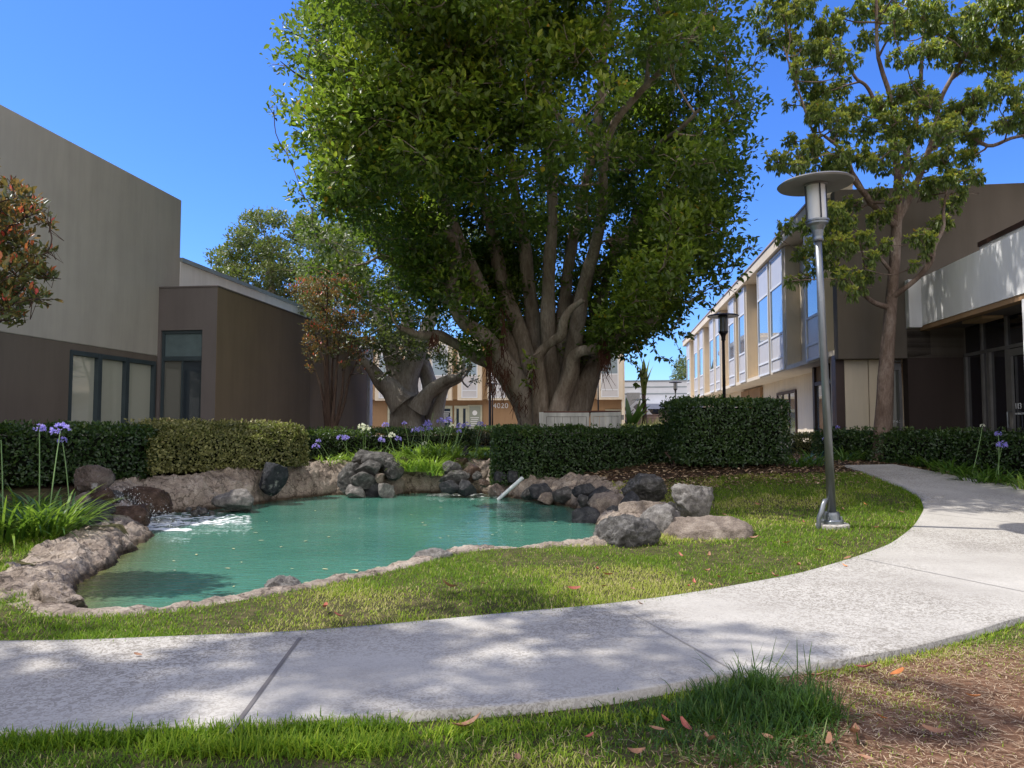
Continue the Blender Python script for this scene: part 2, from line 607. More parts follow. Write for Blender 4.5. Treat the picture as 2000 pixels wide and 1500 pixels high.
ground = mesh('ground', np.stack([xf, yf, zf], 1), FG, gm, None, True,
              {'soil': soilmask(xf, yf), 'mulch': mulchmask(xf, yf)})
tag(ground, kind='structure')

# ------------------------------------------------------------------ concrete path
inner = [(-260, 1268), (0, 1266), (150, 1264), (300, 1258), (440, 1252), (586, 1246), (800, 1228), (1000, 1208), (1150, 1195), (1290, 1178), (1400, 1160),
         (1560, 1130), (1660, 1100), (1740, 1070), (1785, 1035), (1806, 1000), (1798, 975), (1760, 953), (1700, 931), (1650, 913)]
outer = [(-260, 1458), (0, 1452), (150, 1447), (300, 1441), (450, 1434), (600, 1426), (830, 1408), (1000, 1398), (1200, 1375), (1330, 1350), (1450, 1330),
         (1600, 1312), (1800, 1275), (1900, 1248), (2000, 1215), None, None, None, (2010, 963), (1745, 911)]
I3 = [G(a, b) for a, b in inner]
O3 = [G(*q) if q else None for q in outer]
e1, e2 = O3[14], O3[18]
O3[15] = np.array([6.0, 6.4, 0]); O3[16] = np.array([11.5, 8.3, 0]); O3[17] = np.array([12.0, 12.2, 0])
NS, NTt = 300, 40
def paired(P):
    P = np.array(P)[:, :2]
    s = np.linspace(0, len(P) - 1, NS)
    k = np.arange(len(P))
    R = np.stack([np.interp(s, k, P[:, j]) for j in (0, 1)], 1)
    for q in range(14):
        R[1:-1] = (R[:-2] + 2 * R[1:-1] + R[2:]) / 4
    return R
PI_, PO_ = paired(I3), paired(O3)
tt = np.linspace(0, 1, NTt)[None, :, None]
PP = PI_[:, None] * (1 - tt) + PO_[:, None] * tt
px_, py_ = PP[..., 0].ravel(), PP[..., 1].ravel()
pz_ = gz(px_, py_) + 0.045
Vp = np.stack([px_, py_, pz_], 1)
i = (np.arange(NS - 1)[:, None] * NTt + np.arange(NTt - 1)[None]).reshape(-1, 1)
Fp = np.hstack([i, i + 1, i + 1 + NTt, i + NTt])
# side skirts so the slab has thickness
def skirt(idx, flip):
    global Vp, Fp
    b = len(Vp)
    lo = Vp[idx].copy(); lo[:, 2] -= 0.16
    Vp = np.vstack([Vp, lo])
    k = np.arange(len(idx) - 1)
    q = np.stack([idx[k], idx[k + 1], b + k + 1, b + k], 1)
    Fp = np.vstack([Fp, q[:, ::-1] if flip else q])
skirt(np.arange(NS) * NTt, False)
skirt(np.arange(NS) * NTt + NTt - 1, True)
cm, t, p = newmat('worn_concrete')
v = coords(t)
big = tnoise(t, 0.9, 4, 0.6, v)
v2 = coords(t, (1, 1, 1))
mot = tnoise(t, 34, 3, 0.55, v2, 1.6)
fine = tnoise(t, 160, 3, 0.7, v)
base = ramp(t, [(0.3, (0.40, 0.372, 0.33)), (0.7, (0.54, 0.51, 0.455))], big)
worn = ramp(t, [(0.45, (0.50, 0.48, 0.455)), (0.53, (1, 1, 1))], mot)
amount = ramp(t, [(0.40, (0.20, 0.20, 0.20)), (0.60, (0.9, 0.9, 0.9))], tnoise(t, 0.55, 3, 0.5, v))
c = mixc(t, base, worn, amount, 'MULTIPLY')
vo = t.nodes.new('ShaderNodeTexVoronoi'); vo.inputs['Scale'].default_value = 22
t.links.new(v, vo.inputs['Vector'])
pit = ramp(t, [(0.06, (0.35, 0.33, 0.30)), (0.11, (1, 1, 1))], vo.outputs['Distance'])
c = mixc(t, c, pit, 0.55, 'MULTIPLY')
c = mixc(t, c, ramp(t, [(0.3, (0.8, 0.8, 0.8)), (0.7, (1, 1, 1))], fine), 0.8, 'MULTIPLY')
t.links.new(c, p.inputs['Base Color'])
p.inputs['Roughness'].default_value = 0.88
p.inputs['Specular IOR Level'].default_value = 0.25
bump(t, p, mot, 0.25, 0.004)
path = mesh('path', Vp, Fp, cm, None, False)
tag(path, kind='structure')
# tooled joints across the slabs
jm = m_plain('dark_joint', (0.15, 0.135, 0.125), 0.9)
jl = m_plain('faint_joint', (0.30, 0.28, 0.26), 0.9)
def joint(a, b, wd, mt):
    A, Bq = G(*a, 0.045), G(*b, 0.045)
    P = np.linspace(A, Bq, 14)
    P[:, 2] = gz(P[:, 0], P[:, 1]) + 0.049
    d = nrm((Bq - A)[None, :2])[0]
    s = np.array([-d[1], d[0], 0]) * wd / 2
    V = np.stack([P - s, P + s], 1).reshape(-1, 3)
    k = np.arange(13)[:, None] * 2
    return tag(mesh('path_joint', V, np.hstack([k, k + 1, k + 3, k + 2]), mt, path))
joint((586, 1246), (448, 1434), 0.022, jm)
joint((1215, 1187), (1462, 1326), 0.012, jl)
joint((1688, 1092), (2030, 1162), 0.012, jl)
joint((1806, 1002), (2030, 1026), 0.012, jl)
joint((1700, 931), (1850, 926), 0.012, jl)

def slab(name, pts, z0, z1):
    q = [fromB(*c) for c in pts]
    V = [(a[0], a[1], z1) for a in q] + [(a[0], a[1], z0) for a in q]
    return tag(mesh(name, V, [(0, 1, 2, 3), (0, 4, 5, 1), (1, 5, 6, 2), (2, 6, 7, 3), (3, 7, 4, 0)], cm), kind='structure')
slab('bounce_paving', [(2.6, 19.5), (6.1, 19.5), (6.1, 49.0), (2.6, 49.0)], 0.55, 0.71)  # added pale paving, mostly hidden, to bounce warm light onto the ground floor
slab('bounce_paving', [(-16, 45.5), (2.5, 45.5), (2.5, 50.4), (-16, 50.4)], 0.55, 0.70)  # likewise an added bounce surface before the back building
PPOLY = np.vstack([PI_, PO_[::-1]])

# ------------------------------------------------------------------ pond: water, rock bank
xs = np.arange(-11, 4.5, 0.075); ys = np.arange(4, 18.5, 0.075)
X, Y = np.meshgrid(xs, ys)
sd = sdist(X.ravel(), Y.ravel()).reshape(X.shape)
keep = (sd < 0.35)
kf = keep[:-1, :-1] & keep[1:, :-1] & keep[:-1, 1:] & keep[1:, 1:]
idx = np.arange(X.size).reshape(X.shape)
q = np.stack([idx[:-1, :-1][kf], idx[:-1, 1:][kf], idx[1:, 1:][kf], idx[1:, :-1][kf]], 1)
u, inv = np.unique(q, return_inverse=True)
Vw = np.stack([X.ravel()[u], Y.ravel()[u], np.full(len(u), ZW)], 1)
sdw = sd.ravel()[u]
near = sstep(-1.5, -4.5, Vw[:, 0] - 0.25 * Vw[:, 1] + 1.4) * sstep(11, 7, Vw[:, 1])
shal = np.exp(sdw / (0.28 + 0.55 * near)) * (0.55 + 0.45 * near)
wm, t, p = newmat('murky_turquoise_water')
at = t.nodes.new('ShaderNodeAttribute'); at.attribute_name = 'shallow'
v = coords(t)
nn = tnoise(t, 0.35, 3, 0.5, v)
deep = ramp(t, [(0.35, (0.048, 0.165, 0.122)), (0.65, (0.075, 0.225, 0.168))], nn)
c = mixc(t, deep, (0.13, 0.125, 0.04), ramp(t, [(0.25, (0, 0, 0)), (0.95, (1, 1, 1))], at.outputs['Fac']))
t.links.new(c, p.inputs['Base Color'])
p.inputs['Roughness'].default_value = 0.012
p.inputs['IOR'].default_value = 1.33
p.inputs['Specular IOR Level'].default_value = 0.6
v3 = coords(t, (1.0, 2.2, 1))
wn = tnoise(t, 3.2, 3, 0.55, v3, 0.6)
wn2 = tnoise(t, 11, 2, 0.5, v3, 0.3)
ad = t.nodes.new('ShaderNodeMath'); ad.operation = 'MULTIPLY_ADD'
t.links.new(wn2, ad.inputs[0]); ad.inputs[1].default_value = 0.3; t.links.new(wn, ad.inputs[2])
bump(t, p, ad.outputs[0], 0.22, 0.06)
water = mesh('water', Vw, inv.reshape(-1, 4), wm, None, True, {'shallow': shal})
tag(water, kind='structure')

rockbank = m_rock('tan_artificial_rock', (0.24, 0.19, 0.15), (0.46, 0.375, 0.30), (0.68, 0.585, 0.48), 5.0, 0.95)
t = rockbank.node_tree
p = t.nodes['Principled BSDF']
src = p.inputs['Base Color'].links[0].from_socket
tc = t.nodes.new('ShaderNodeTexCoord'); sx_ = t.nodes.new('ShaderNodeSeparateXYZ')
t.links.new(tc.outputs['Object'], sx_.inputs[0])
nz_ = tnoise(t, 5, 3, 0.6, coords(t))
ma = t.nodes.new('ShaderNodeMath'); ma.operation = 'MULTIPLY_ADD'
t.links.new(nz_, ma.inputs[0]); ma.inputs[1].default_value = -0.10; t.links.new(sx_.outputs[2], ma.inputs[2])
wet = ramp(t, [(0.0, (0.22, 0.19, 0.15)), (1.0, (1, 1, 1))], ma.outputs[0])
mr_ = t.nodes.new('ShaderNodeMapRange')
mr_.inputs['From Min'].default_value = ZW - 0.02; mr_.inputs['From Max'].default_value = ZW + 0.05
t.links.new(ma.outputs[0], mr_.inputs['Value'])
t.links.new(mr_.outputs[0], wet.node.inputs[0])
vc = t.nodes.new('ShaderNodeTexVoronoi'); vc.feature = 'DISTANCE_TO_EDGE'; vc.inputs['Scale'].default_value = 1.6
dv_ = t.nodes.new('ShaderNodeVectorMath'); dv_.operation = 'ADD'
nv_ = t.nodes.new('ShaderNodeTexNoise'); nv_.inputs['Scale'].default_value = 3.0; nv_.inputs['Detail'].default_value = 4
cc_ = coords(t)
t.links.new(cc_, nv_.inputs['Vector']); t.links.new(cc_, dv_.inputs[0]); t.links.new(nv_.outputs['Color'], dv_.inputs[1]); t.links.new(dv_.outputs[0], vc.inputs['Vector'])
ck = ramp(t, [(0.0, (0.22, 0.2, 0.18)), (0.035, (1, 1, 1))], vc.outputs['Distance'])
bg_ = ramp(t, [(0.35, (0.62, 0.60, 0.60)), (0.6, (1.0, 1.0, 1.0))], tnoise(t, 1.3, 4, 0.6, cc_, 0.5))
src = mixc(t, mixc(t, src, ck, 0.85, 'MULTIPLY'), bg_, 1.0, 'MULTIPLY')
t.links.new(mixc(t, src, wet, 1.0, 'MULTIPLY'), p.inputs['Base Color'])
NB = len(SHORE)
T = np.roll(SHORE, -3, 0) - np.roll(SHORE, 3, 0)
T = nrm(T)
cx = SHORE.mean(0)
Nn = np.stack([T[:, 1], -T[:, 0]], 1)
test = sdist(*(SHORE[:5] + Nn[:5] * 0.2).T)
if test.mean() < 0: Nn = -Nn
for k in range(40):
    Nn = nrm((np.roll(Nn, 1, 0) + 2 * Nn + np.roll(Nn, -1, 0)) / 4)
ang = np.arange(NB) / NB
sx, sy = SHORE[:, 0], SHORE[:, 1]
def wsel():
    w_ = np.full(NB, 0.50)
    nearside = sstep(9.2, 8.0, sy) * sstep(-4.2, -3.2, sx)           # thin ledge along the front lawn
    w_ = w_ * (1 - nearside) + 0.27 * nearside
    front = sstep(6.3, 5.9, sy)
    w_ = w_ * (1 - front) + 0.28 * front
    left = sstep(-2.6, -3.6, sx) * sstep(10.5, 9.5, sy) * sstep(5.9, 6.4, sy)
    w_ = w_ * (1 - left) + 0.66 * left
    far = sstep(10.5, 12.0, sy)
    w_ = w_ * (1 - far) + 0.85 * far
    return w_
Wb = wsel()
for k in range(60): Wb = (np.roll(Wb, 1) + 2 * Wb + np.roll(Wb, -1)) / 4
og = np.array([-0.45, -0.2, -0.08, -0.02, 0.02, 0.06, 0.12, 0.18, 0.25, 0.33, 0.42, 0.5, 0.58, 0.66, 0.74, 0.82, 0.9, 1.0, 1.12, 1.3])
hg = np.array([-0.9, -0.6, -0.25, -0.05, 0.10, 0.28, 0.46, 0.60, 0.72, 0.82, 0.90, 0.95, 0.98, 1.0, 1.01, 1.01, 0.99, 0.95, 0.80, -0.6])
outp = SHORE + Nn * Wb[:, None]
hb = gz(outp[:, 0], outp[:, 1]) + 0.02 - ZW
for k in range(30): hb = (np.roll(hb, 1) + 2 * hb + np.roll(hb, -1)) / 4
off = Wb[:, None] * og[None]
Pb = SHORE[:, None] + Nn[:, None] * off[..., None]
Zb = ZW + np.where(hg[None] > 0, hb[:, None] * hg[None], 0.3 * hg[None])
V = np.concatenate([Pb, Zb[..., None]], 2).reshape(-1, 3)
# second pass: subdivide across for detail
def upgrid(V, n1, n2, k):
    A = V.reshape(n1, n2, 3)
    s = np.linspace(0, n2 - 1, (n2 - 1) * k + 1)
    i0 = np.clip(np.floor(s).astype(int), 0, n2 - 2)
    f = (s - i0)[None, :, None]
    return A[:, i0] * (1 - f) + A[:, i0 + 1] * f
A = upgrid(V, NB, len(og), 3)
A = np.concatenate([A, (A + np.roll(A, -1, 0)) / 2], 1).reshape(NB, 2, -1, 3).reshape(NB * 2, -1, 3)
n1, n2 = A.shape[:2]
V = A.reshape(-1, 3)
big = fbm(V * np.array([1.6, 1.6, 2.0]), 4)
med = fbm(V * 5.0 + 9, 4)
fin = fbm(V * 17.0 + 3, 3)
amp = np.repeat(np.repeat(np.stack([Wb, Wb], 1).reshape(-1)[:, None], n2, 1).reshape(-1)[:, None], 1, 1)[:, 0]
am = np.clip(amp / 0.7 - 0.08, 0.33, 1.2)
ridge = 1 - np.abs(med)
lump = fbm(V * 2.6 + 31, 3)
far_ = sstep(10.5, 12.5, V[:, 1]) * sstep(0.5, -0.5, V[:, 0])
gro = fbm(np.stack([V[:, 0] * 3.4, V[:, 1] * 0.8, V[:, 2] * 0.7], 1) + 5, 3)       # run-off grooves on the far slope
crk = np.clip(0.10 - np.abs(fbm(V * 1.9 + 71, 3)), 0, 0.10) / 0.10
blk = np.floor(fbm(V * 1.1 + 50, 2) * 5) / 5.0
V = V - np.stack([0 * crk, 0 * crk, (0.05 * crk - 0.05 * blk) * am], 1)
V = V + np.stack([big * 0.08 * am + lump * 0.06 * am, big * 0.08 * am + lump * 0.06 * am, (big * 0.11 + (ridge - 0.7) * 0.12 + fin * 0.045 + lump * 0.10 * (1 - far_)) * am + 0.07 * far_ * gro], 1)
i = (np.arange(n1)[:, None] * n2 + np.arange(n2 - 1)[None])
i2 = (((np.arange(n1) + 1) % n1)[:, None] * n2 + np.arange(n2 - 1)[None])
Fb = np.stack([i, i + 1, i2 + 1, i2], 2).reshape(-1, 4)
bank = mesh('pond_bank', V, Fb, rockbank, None, True)
tag(bank, kind='structure')

# ------------------------------------------------------------------ foam and falling spray at the left inlet
foamm = m_plain('white_water_foam', (0.85, 0.88, 0.88), 0.5, var=0.05)
acc = Acc()
def blob(px, py, rx, ry, zz=0.006):
    c0 = onz(px, py, ZW)
    n = 12
    a = np.arange(n) * 2 * math.pi / n
    r = 1 + 0.35 * RS.normal(size=n)
    ring = np.stack([c0[0] + rx * np.cos(a) * r, c0[1] + ry * np.sin(a) * r, np.full(n, ZW + zz)], 1)
    ctr = np.array([[c0[0], c0[1], ZW + zz + 0.006]])
    V = np.vstack([ctr, ring])
    Fq = np.array([[0, 1 + k, 1 + (k + 1) % n, 1 + (k + 2) % n] for k in range(0, n, 2)])
    acc.add(V, Fq)
for k in range(400):
    tq = RS.random()
    if k % 3 == 0:
        px, py = 268 + 190 * tq ** 1.3, 1027 - 8 * tq + RS.normal() * 2.2
    elif k % 3 == 1:
        px, py = 270 + 100 * tq, 1035 + RS.normal() * 1.2
    else:
        px, py = 275 + 210 * tq, 1012 + RS.normal() * 5
    s_ = 0.015 + 0.035 * RS.random() ** 2 * (1.3 - tq)
    blob(px, py, s_ * 2.2, s_, 0.004 + 0.003 * RS.random())
for k in range(90):
    blob(905 + 50 * RS.normal() * 0.5, 966 + RS.normal() * 1.6, 0.07 + 0.06 * RS.random(), 0.03, 0.004 + 0.003 * RS.random())
tag(acc.obj('water_foam', foamm), 'white foam floating where water falls into the pond', 'foam', kind='stuff')
acc = Acc()
n = 1000
u_ = RS.random(n)
pos = np.array([W(232 + 110 * a + RS.normal() * 9, 958 + 70 * (a * 0.9) ** 1.0 + RS.normal() * 11 + 12, 10.7) for a in u_])
pos[:, 1] += RS.normal(size=n) * 0.18
pos[:, 2] = np.maximum(pos[:, 2], ZW + 0.01)
leaves(acc, pos, np.array([[0.3, 0, -1.0]]) + 0.5 * rnd(n), rnd(n), 0.006 + 0.016 * RS.random(n) ** 2, 0.5)
tag(acc.obj('water_spray', foamm), 'spray of white droplets splashing over wet rocks at the left inlet', 'spray', kind='stuff')

# ------------------------------------------------------------------ buildings
class Bld:
    def __init__(s, name, label, bx, by, bz, group=None):
        w0 = fromB(bx, by, bz)
        s.o = np.array([bx, by, bz])
        s.root = thing(name, label, 'building', w0, -TH, group)
    def part(s, name, mb, mat, parent=None, **kw):
        if kw.pop('each', False):
            for q in range(0, len(mb.v), 8):
                m2 = MB()
                m2.v = mb.v[q:q + 8]
                m2.f = [tuple(j - q for j in f) for f in mb.f[q // 8 * 6:q // 8 * 6 + 6]]
                o = m2.obj(name, mat, parent or s.root, s.o, **kw)
            return o
        return mb.obj(name, mat, parent or s.root, s.o, **kw)
def text(body, size, name, mat, parent, loc, rotz=0.0, ext=0.01, font_sp=1.0):
    cu = bpy.data.curves.new('t', 'FONT')
    cu.body = body
    cu.size = size
    cu.extrude = ext
    cu.space_character = font_sp
    tmp = bpy.data.objects.new('t', cu)
    me = bpy.data.meshes.new_from_object(tmp)
    bpy.data.objects.remove(tmp)
    me.transform(__import__('mathutils').Matrix.Rotation(rotz, 4, 'Z') @ __import__('mathutils').Matrix.Rotation(math.pi / 2, 4, 'X'))
    me.transform(__import__('mathutils').Matrix.Translation(Vector(loc)))
    me.materials.clear()
    me.materials.append(mat)
    o = bpy.data.objects.new(name, me)
    COL.objects.link(o)
    o.parent = parent
    return o
GB = 0.62

# --- left building -------------------------------------------------
XL = -10.1
b = Bld('office_building', 'low stucco office building on the left, tall windowless grey upper wall over dark brown base', XL, 12, 0.3)
yc = onX(307, 697, XL)[1]           # entry block front
yt = onX(355, 392, XL)[1]           # end of the tall wall
zt, zb_ = 6.77, 2.93
wy = [onX(135, 760, XL)[1], onX(305, 760, XL)[1] - 0.06]
wz0, wz1 = 0.75, 2.80
b.part('upper_wall', MB().box(XL - 9, XL, 3, yt, zb_, zt), M['grey_wall'], bevel=0.02)
mb = MB()
mb.box(XL - 9, XL - 0.012, 3, wy[0], 0.0, zb_ - 0.002)
mb.box(XL - 9, XL - 0.012, wy[0], wy[1], 0.0, wz0)
mb.box(XL - 9, XL - 0.012, wy[0], wy[1], wz1, zb_ - 0.002)
mb.box(XL - 9, XL - 0.012, wy[1], yc + 0.3, 0.0, zb_ - 0.002)
b.part('lower_wall', mb, M['lower_wall'])
mull = [wy[0], onX(193, 760, XL)[1], onX(247, 760, XL)[1], wy[1]]
blindm, t, p = newmat('pale_window_blind')
v = coords(t)
wv = t.nodes.new('ShaderNodeTexWave'); wv.bands_direction = 'Z'; wv.inputs['Scale'].default_value = 14
t.links.new(v, wv.inputs['Vector'])
t.links.new(ramp(t, [(0.2, (0.36, 0.37, 0.30)), (0.8, (0.46, 0.47, 0.39))], wv.outputs['Fac']), p.inputs['Base Color'])
p.inputs['Roughness'].default_value = 0.55
p.inputs['Coat Weight'].default_value = 1.0
p.inputs['Coat Roughness'].default_value = 0.02
for k in range(3):
    y0, y1 = mull[k], mull[k + 1]
    f = MB()
    e = 0.045
    f.box(XL - 0.10, XL + 0.03, y0 + 0.003, y0 + e, wz0, wz1).box(XL - 0.10, XL + 0.03, y1 - e * 1.6, y1 - 0.003, wz0, wz1)
    f.box(XL - 0.10, XL + 0.025, y0 + e, y1 - e * 1.6, wz1 - 0.09, wz1 - 0.002).box(XL - 0.10, XL + 0.025, y0 + e, y1 - e * 1.6, wz0, wz0 + 0.06)
    fo = b.part('window', f, M['frame'])
    b.part('pane', MB().box(XL - 0.09, XL - 0.06, y0 + e, y1 - e * 1.6, wz0 + 0.06, wz1 - 0.09), blindm, fo)
# entry block
xe = -8.68
ye1 = onX(607, 700, xe)[1]
ze = 4.52
dxa, dxb = onY(313, 700, yc)[0], onY(394, 700, yc)[0]
mb = MB()
mb.box(XL + 0.003, dxa, yc, yc + 0.25, 0, ze - 0.04).box(dxb, xe, yc, yc + 0.25, 0, ze - 0.04).box(dxa, dxb, yc, yc + 0.25, onY(340, 645, yc)[2], ze - 0.04)
b.part('entry_wall', mb, M['mauve_wall'])
b.part('side_wall', MB().box(XL - 3, xe, yc + 0.252, ye1, 0, ze - 0.042).box(xe - 0.004, xe + 0.004, yc, yc + 0.251, 0, ze - 0.042), M['brown_wall'])
b.part('parapet_coping', MB().box(XL + 0.004, xe + 0.02, yc - 0.02, yc + 0.3, ze - 0.04, ze).box(xe - 0.3, xe + 0.02, yc + 0.3, ye1 + 0.02, ze - 0.04, ze), M['mauve_wall'], bevel=0.012)
zd1 = onY(340, 645, yc)[2]
zdm = onY(340, 700, yc)[2]
f = MB()
e = 0.06
f.box(dxa + .002, dxa + e, yc + 0.05, yc + 0.14, 0, zd1 - .002).box(dxb - e * 0.6, dxb - .002, yc + 0.05, yc + 0.14, 0, zd1 - .002)
f.box(dxa + e, dxb - e * 0.6, yc + 0.05, yc + 0.14, zd1 - 0.07, zd1 - .002).box(dxa + e, dxb - e * 0.6, yc + 0.045, yc + 0.14, zdm - 0.05, zdm + 0.05)
f.box((dxa + dxb) / 2 - 0.02, (dxa + dxb) / 2 + 0.02, yc + 0.06, yc + 0.13, 0, zdm - 0.05)
fo = b.part('window', f, M['frame'])
b.part('upper_pane', MB().box(dxa + e, dxb - e * 0.6, yc + 0.09, yc + 0.11, zdm + 0.05, zd1 - 0.07), m_plain('frosted_teal_panel', (0.10, 0.14, 0.15), 0.25), fo)
b.part('left_pane', MB().box(dxa + e, (dxa + dxb) / 2 - 0.02, yc + 0.09, yc + 0.11, 0, zdm - 0.05), m_glass('grey_window_glass', (0.11, 0.11, 0.095), 0.05), fo)
b.part('right_pane', MB().box((dxa + dxb) / 2 + 0.02, dxb - e * 0.6, yc + 0.09, yc + 0.11, 0, zdm - 0.05), M['glass'], fo)
b.part('interior', MB().box(dxa + 0.02, dxb - 0.02, yc + 0.16, yc + 0.2, 0, zd1), M['blackhole'])
# grey rear wing with white pier
xg = -8.95
yg1 = onX(729, 671, xg)[1]
b.part('rear_wing_wall', MB().box(XL - 3, xg, ye1 - 0.3, yg1 - 0.7, 0, 4.50), m_stucco('warm_grey_stucco', (0.31, 0.235, 0.165)))
b.part('rear_pier', MB().box(xg - 1.2, xg - 0.25, yg1 - 0.7, yg1 - 0.35, 0, 3.6).box(xg - 1.5, xg, yg1 - 0.35, yg1, 0, 4.52).box(xg - 1.5, xg + 0.005, yg1 - 1.6, yg1 - 0.352, 3.6, 4.52), M['whitew'])
b.part('wing_coping', MB().box(XL - 3, xg + 0.03, ye1 - 0.3, yg1, 4.52, 4.56), M['coping'])
b.part('white_parapet', MB().box(XL - 5, XL + 0.0, yt + 0.02, 27.5, 3.9, 5.28), M['whitew'])
b.part('parapet_cap', MB().box(XL - 5, XL + 0.05, yt + 0.02, 27.55, 5.28, 5.38), M['coping'])
b.part('roof', MB().box(XL - 3, xe - 0.3, yc + 0.3, ye1 - 0.3, ze - 0.3, ze - 0.2), M['coping'])

# --- right two-storey building -------------------------------------
XR = 5.2
b = Bld('office_building', 'cream two-storey office building on the right with overhanging bays of tall white-framed windows', XR, 30, GB)
YN, YF = 17.5, 50.4
zs, zr = 3.10, 6.60
b.part('wall', MB().box(XR + 0.42, 14, YN + 0.3, YF, zs + 0.01, zr + 0.1), M['cream'])
b.part('end_wall', MB().box(XR, 14, YN, YN + 0.3, 2.86, 6.74), m_stucco('taupe_stucco', (0.15, 0.125, 0.10)), bevel=0.01)
b.part('roof_edge', MB().box(XR - 0.12, XR + 0.5, YN + 0.302, YF + 0.1, zr + 0.05, zr + 0.36), M['cream'])
b.part('roof_coping', MB().box(XR - 0.15, XR + 0.55, YN + 0.31, YF + 0.15, zr + 0.362, zr + 0.41), m_plain('pinkish_grey_roof_edge', (0.42, 0.33, 0.30)))
b.part('soffit', MB().box(XR + 0.02, 14, YN + 0.302, YF, zs - 0.12, zs), M['cream'])
XG = 6.2
wins = [(1577, 1603, 1630), (1508, 1533, 1555), (1483, 1504, 1508), (1445, 1457, 1476), (1425, 1436, 1445), (1399, 1407, 1423),
        (1387, 1395, 1399), (1367, 1374, 1386), (1356.5, 1363, 1367), (1342, 1347.5, 1355)]
YY = lambda px: onX(px, 720, XR)[1]
zz = [3.02, 3.42, 4.12, 5.62, 6.5]
gl = m_glass('sky_blue_window_glass', (0.17, 0.235, 0.31), 0.03)
for k, (a, c2, d) in enumerate(wins):
    y1, y0 = YY(a), YY(c2)
    yr = y0 - 0.05
    z0, z1 = zz[0], zz[-1] + 0.1
    o = MB().box(XR + 0.03, XR + 0.42, yr - 0.1, y1 + 0.1, z0 - 0.03, z1 + 0.04)
    bay = b.part('window_bay', o, M['cream'])
    f = MB()
    e = 0.07
    f.box(XR - 0.03, XR + 0.028, y0, y0 + e, z0, z1).box(XR - 0.03, XR + 0.028, y1 - e, y1, z0, z1)
    for q in (z0, zz[1] - 0.03, zz[2] - 0.03, zz[3] - 0.03, z1 - 0.06):
        f.box(XR - 0.025, XR + 0.027, y0 + e, y1 - e, q, q + 0.06)
    b.part('window_frame', f, M['white'], bay)
    g = MB()
    g.box(XR, XR + 0.015, y0 + e, y1 - e, zz[2] + 0.03, zz[3] - 0.03)
    b.part('pane', g, gl, bay)
    g = MB().box(XR, XR + 0.015, y0 + e, y1 - e, z0 + 0.06, zz[1] - 0.03).box(XR, XR + 0.015, y0 + e, y1 - e, zz[1] + 0.03, zz[2] - 0.03).box(XR, XR + 0.015, y0 + e, y1 - e, zz[3] + 0.03, z1 - 0.06)
    b.part('panel', g, M['lilac'], bay, each=True)
# ground floor
b.part('ground_floor_wall', MB().box(XG, 14, 21.6, YF - 1, GB - 0.4, zs - 0.122), M['cream'])
b.part('ground_floor_panel', MB().box(5.42, 5.93, YN + 0.32, YN + 0.45, GB - 0.4, 2.975).box(5.95, 6.30, YN + 0.32, YN + 0.45, GB - 0.4, 2.975)
       .box(5.42, 6.3, YN + 0.455, 18.9, GB - 0.4, 2.975), M['cream'], each=True)
def yg(px): return onX(px, 790, XG)[1]
def gwin(pa, pb, zt_, nm, panes, mt, parent_label=None):
    y1, y0 = yg(pa), yg(pb)
    f = MB()
    e = 0.09
    f.box(XG - 0.06, XG - 0.003, y0, y0 + e, GB, zt_).box(XG - 0.06, XG - 0.003, y1 - e, y1, GB, zt_).box(XG - 0.06, XG - 0.003, y0 + e, y1 - e, zt_ - 0.1, zt_)
    for q in range(1, panes):
        yq = y0 + (y1 - y0) * q / panes
        f.box(XG - 0.055, XG - 0.004, yq - 0.05, yq + 0.05, GB, zt_ - 0.1)
    fo = b.part(nm, f, mt)
    b.part('pane', MB().box(XG - 0.03, XG - 0.002, y0 + e, y1 - e, GB, zt_ - 0.1), m_glass('grey_green_glass', (0.22, 0.23, 0.19), 0.05), fo)
gwin(1520, 1557, 2.55, 'window', 3, M['brownframe'])
y0, y1 = 18.9, 21.6
b.part('column', MB().box(5.22, 5.41, YN + 0.3, YN + 0.6, GB - 0.4, 2.975), M['brownframe'])
b.part('entrance_frame', MB().box(XG - 0.5, XG - 0.35, 18.92, 19.05, GB - 0.3, 2.975).box(XG - 0.5, XG - 0.35, 20.1, 20.25, GB - 0.3, 2.975)
       .box(XG - 0.5, XG - 0.35, 21.4, 21.58, GB - 0.3, 2.975).box(XG - 0.49, XG - 0.36, 19.05, 20.1, 2.45, 2.55).box(XG - 0.49, XG - 0.36, 20.25, 21.4, 2.45, 2.55), M['brownframe'])
b.part('entrance_glass', MB().box(XG - 0.44, XG - 0.42, 19.05, 20.1, GB - 0.3, 2.45).box(XG - 0.44, XG - 0.42, 20.25, 21.4, GB - 0.3, 2.45), m_glass('pale_door_glass', (0.25, 0.24, 0.19), 0.05), each=True)
b.part('transom_panel', MB().box(XG - 0.44, XG - 0.42, 19.05, 20.1, 2.55, 2.97).box(XG - 0.44, XG - 0.42, 20.25, 21.4, 2.55, 2.97), M['tan2'], each=True)
b.part('entrance_return', MB().box(XG - 0.35, XG + 0.2, 21.0, 21.59, GB - 0.4, 2.97), M['cream'])
for pa, pb in ((1453, 1468), (1469, 1491)):
    y1, y0 = yg(pa), yg(pb)
    b.part('doorway', MB().box(XG - 0.12, XG - 0.003, y0, y0 + 0.5, GB, 2.9).box(XG - 0.12, XG - 0.003, y0 + 0.5, y1, 2.4, 2.9), M['tan2'])
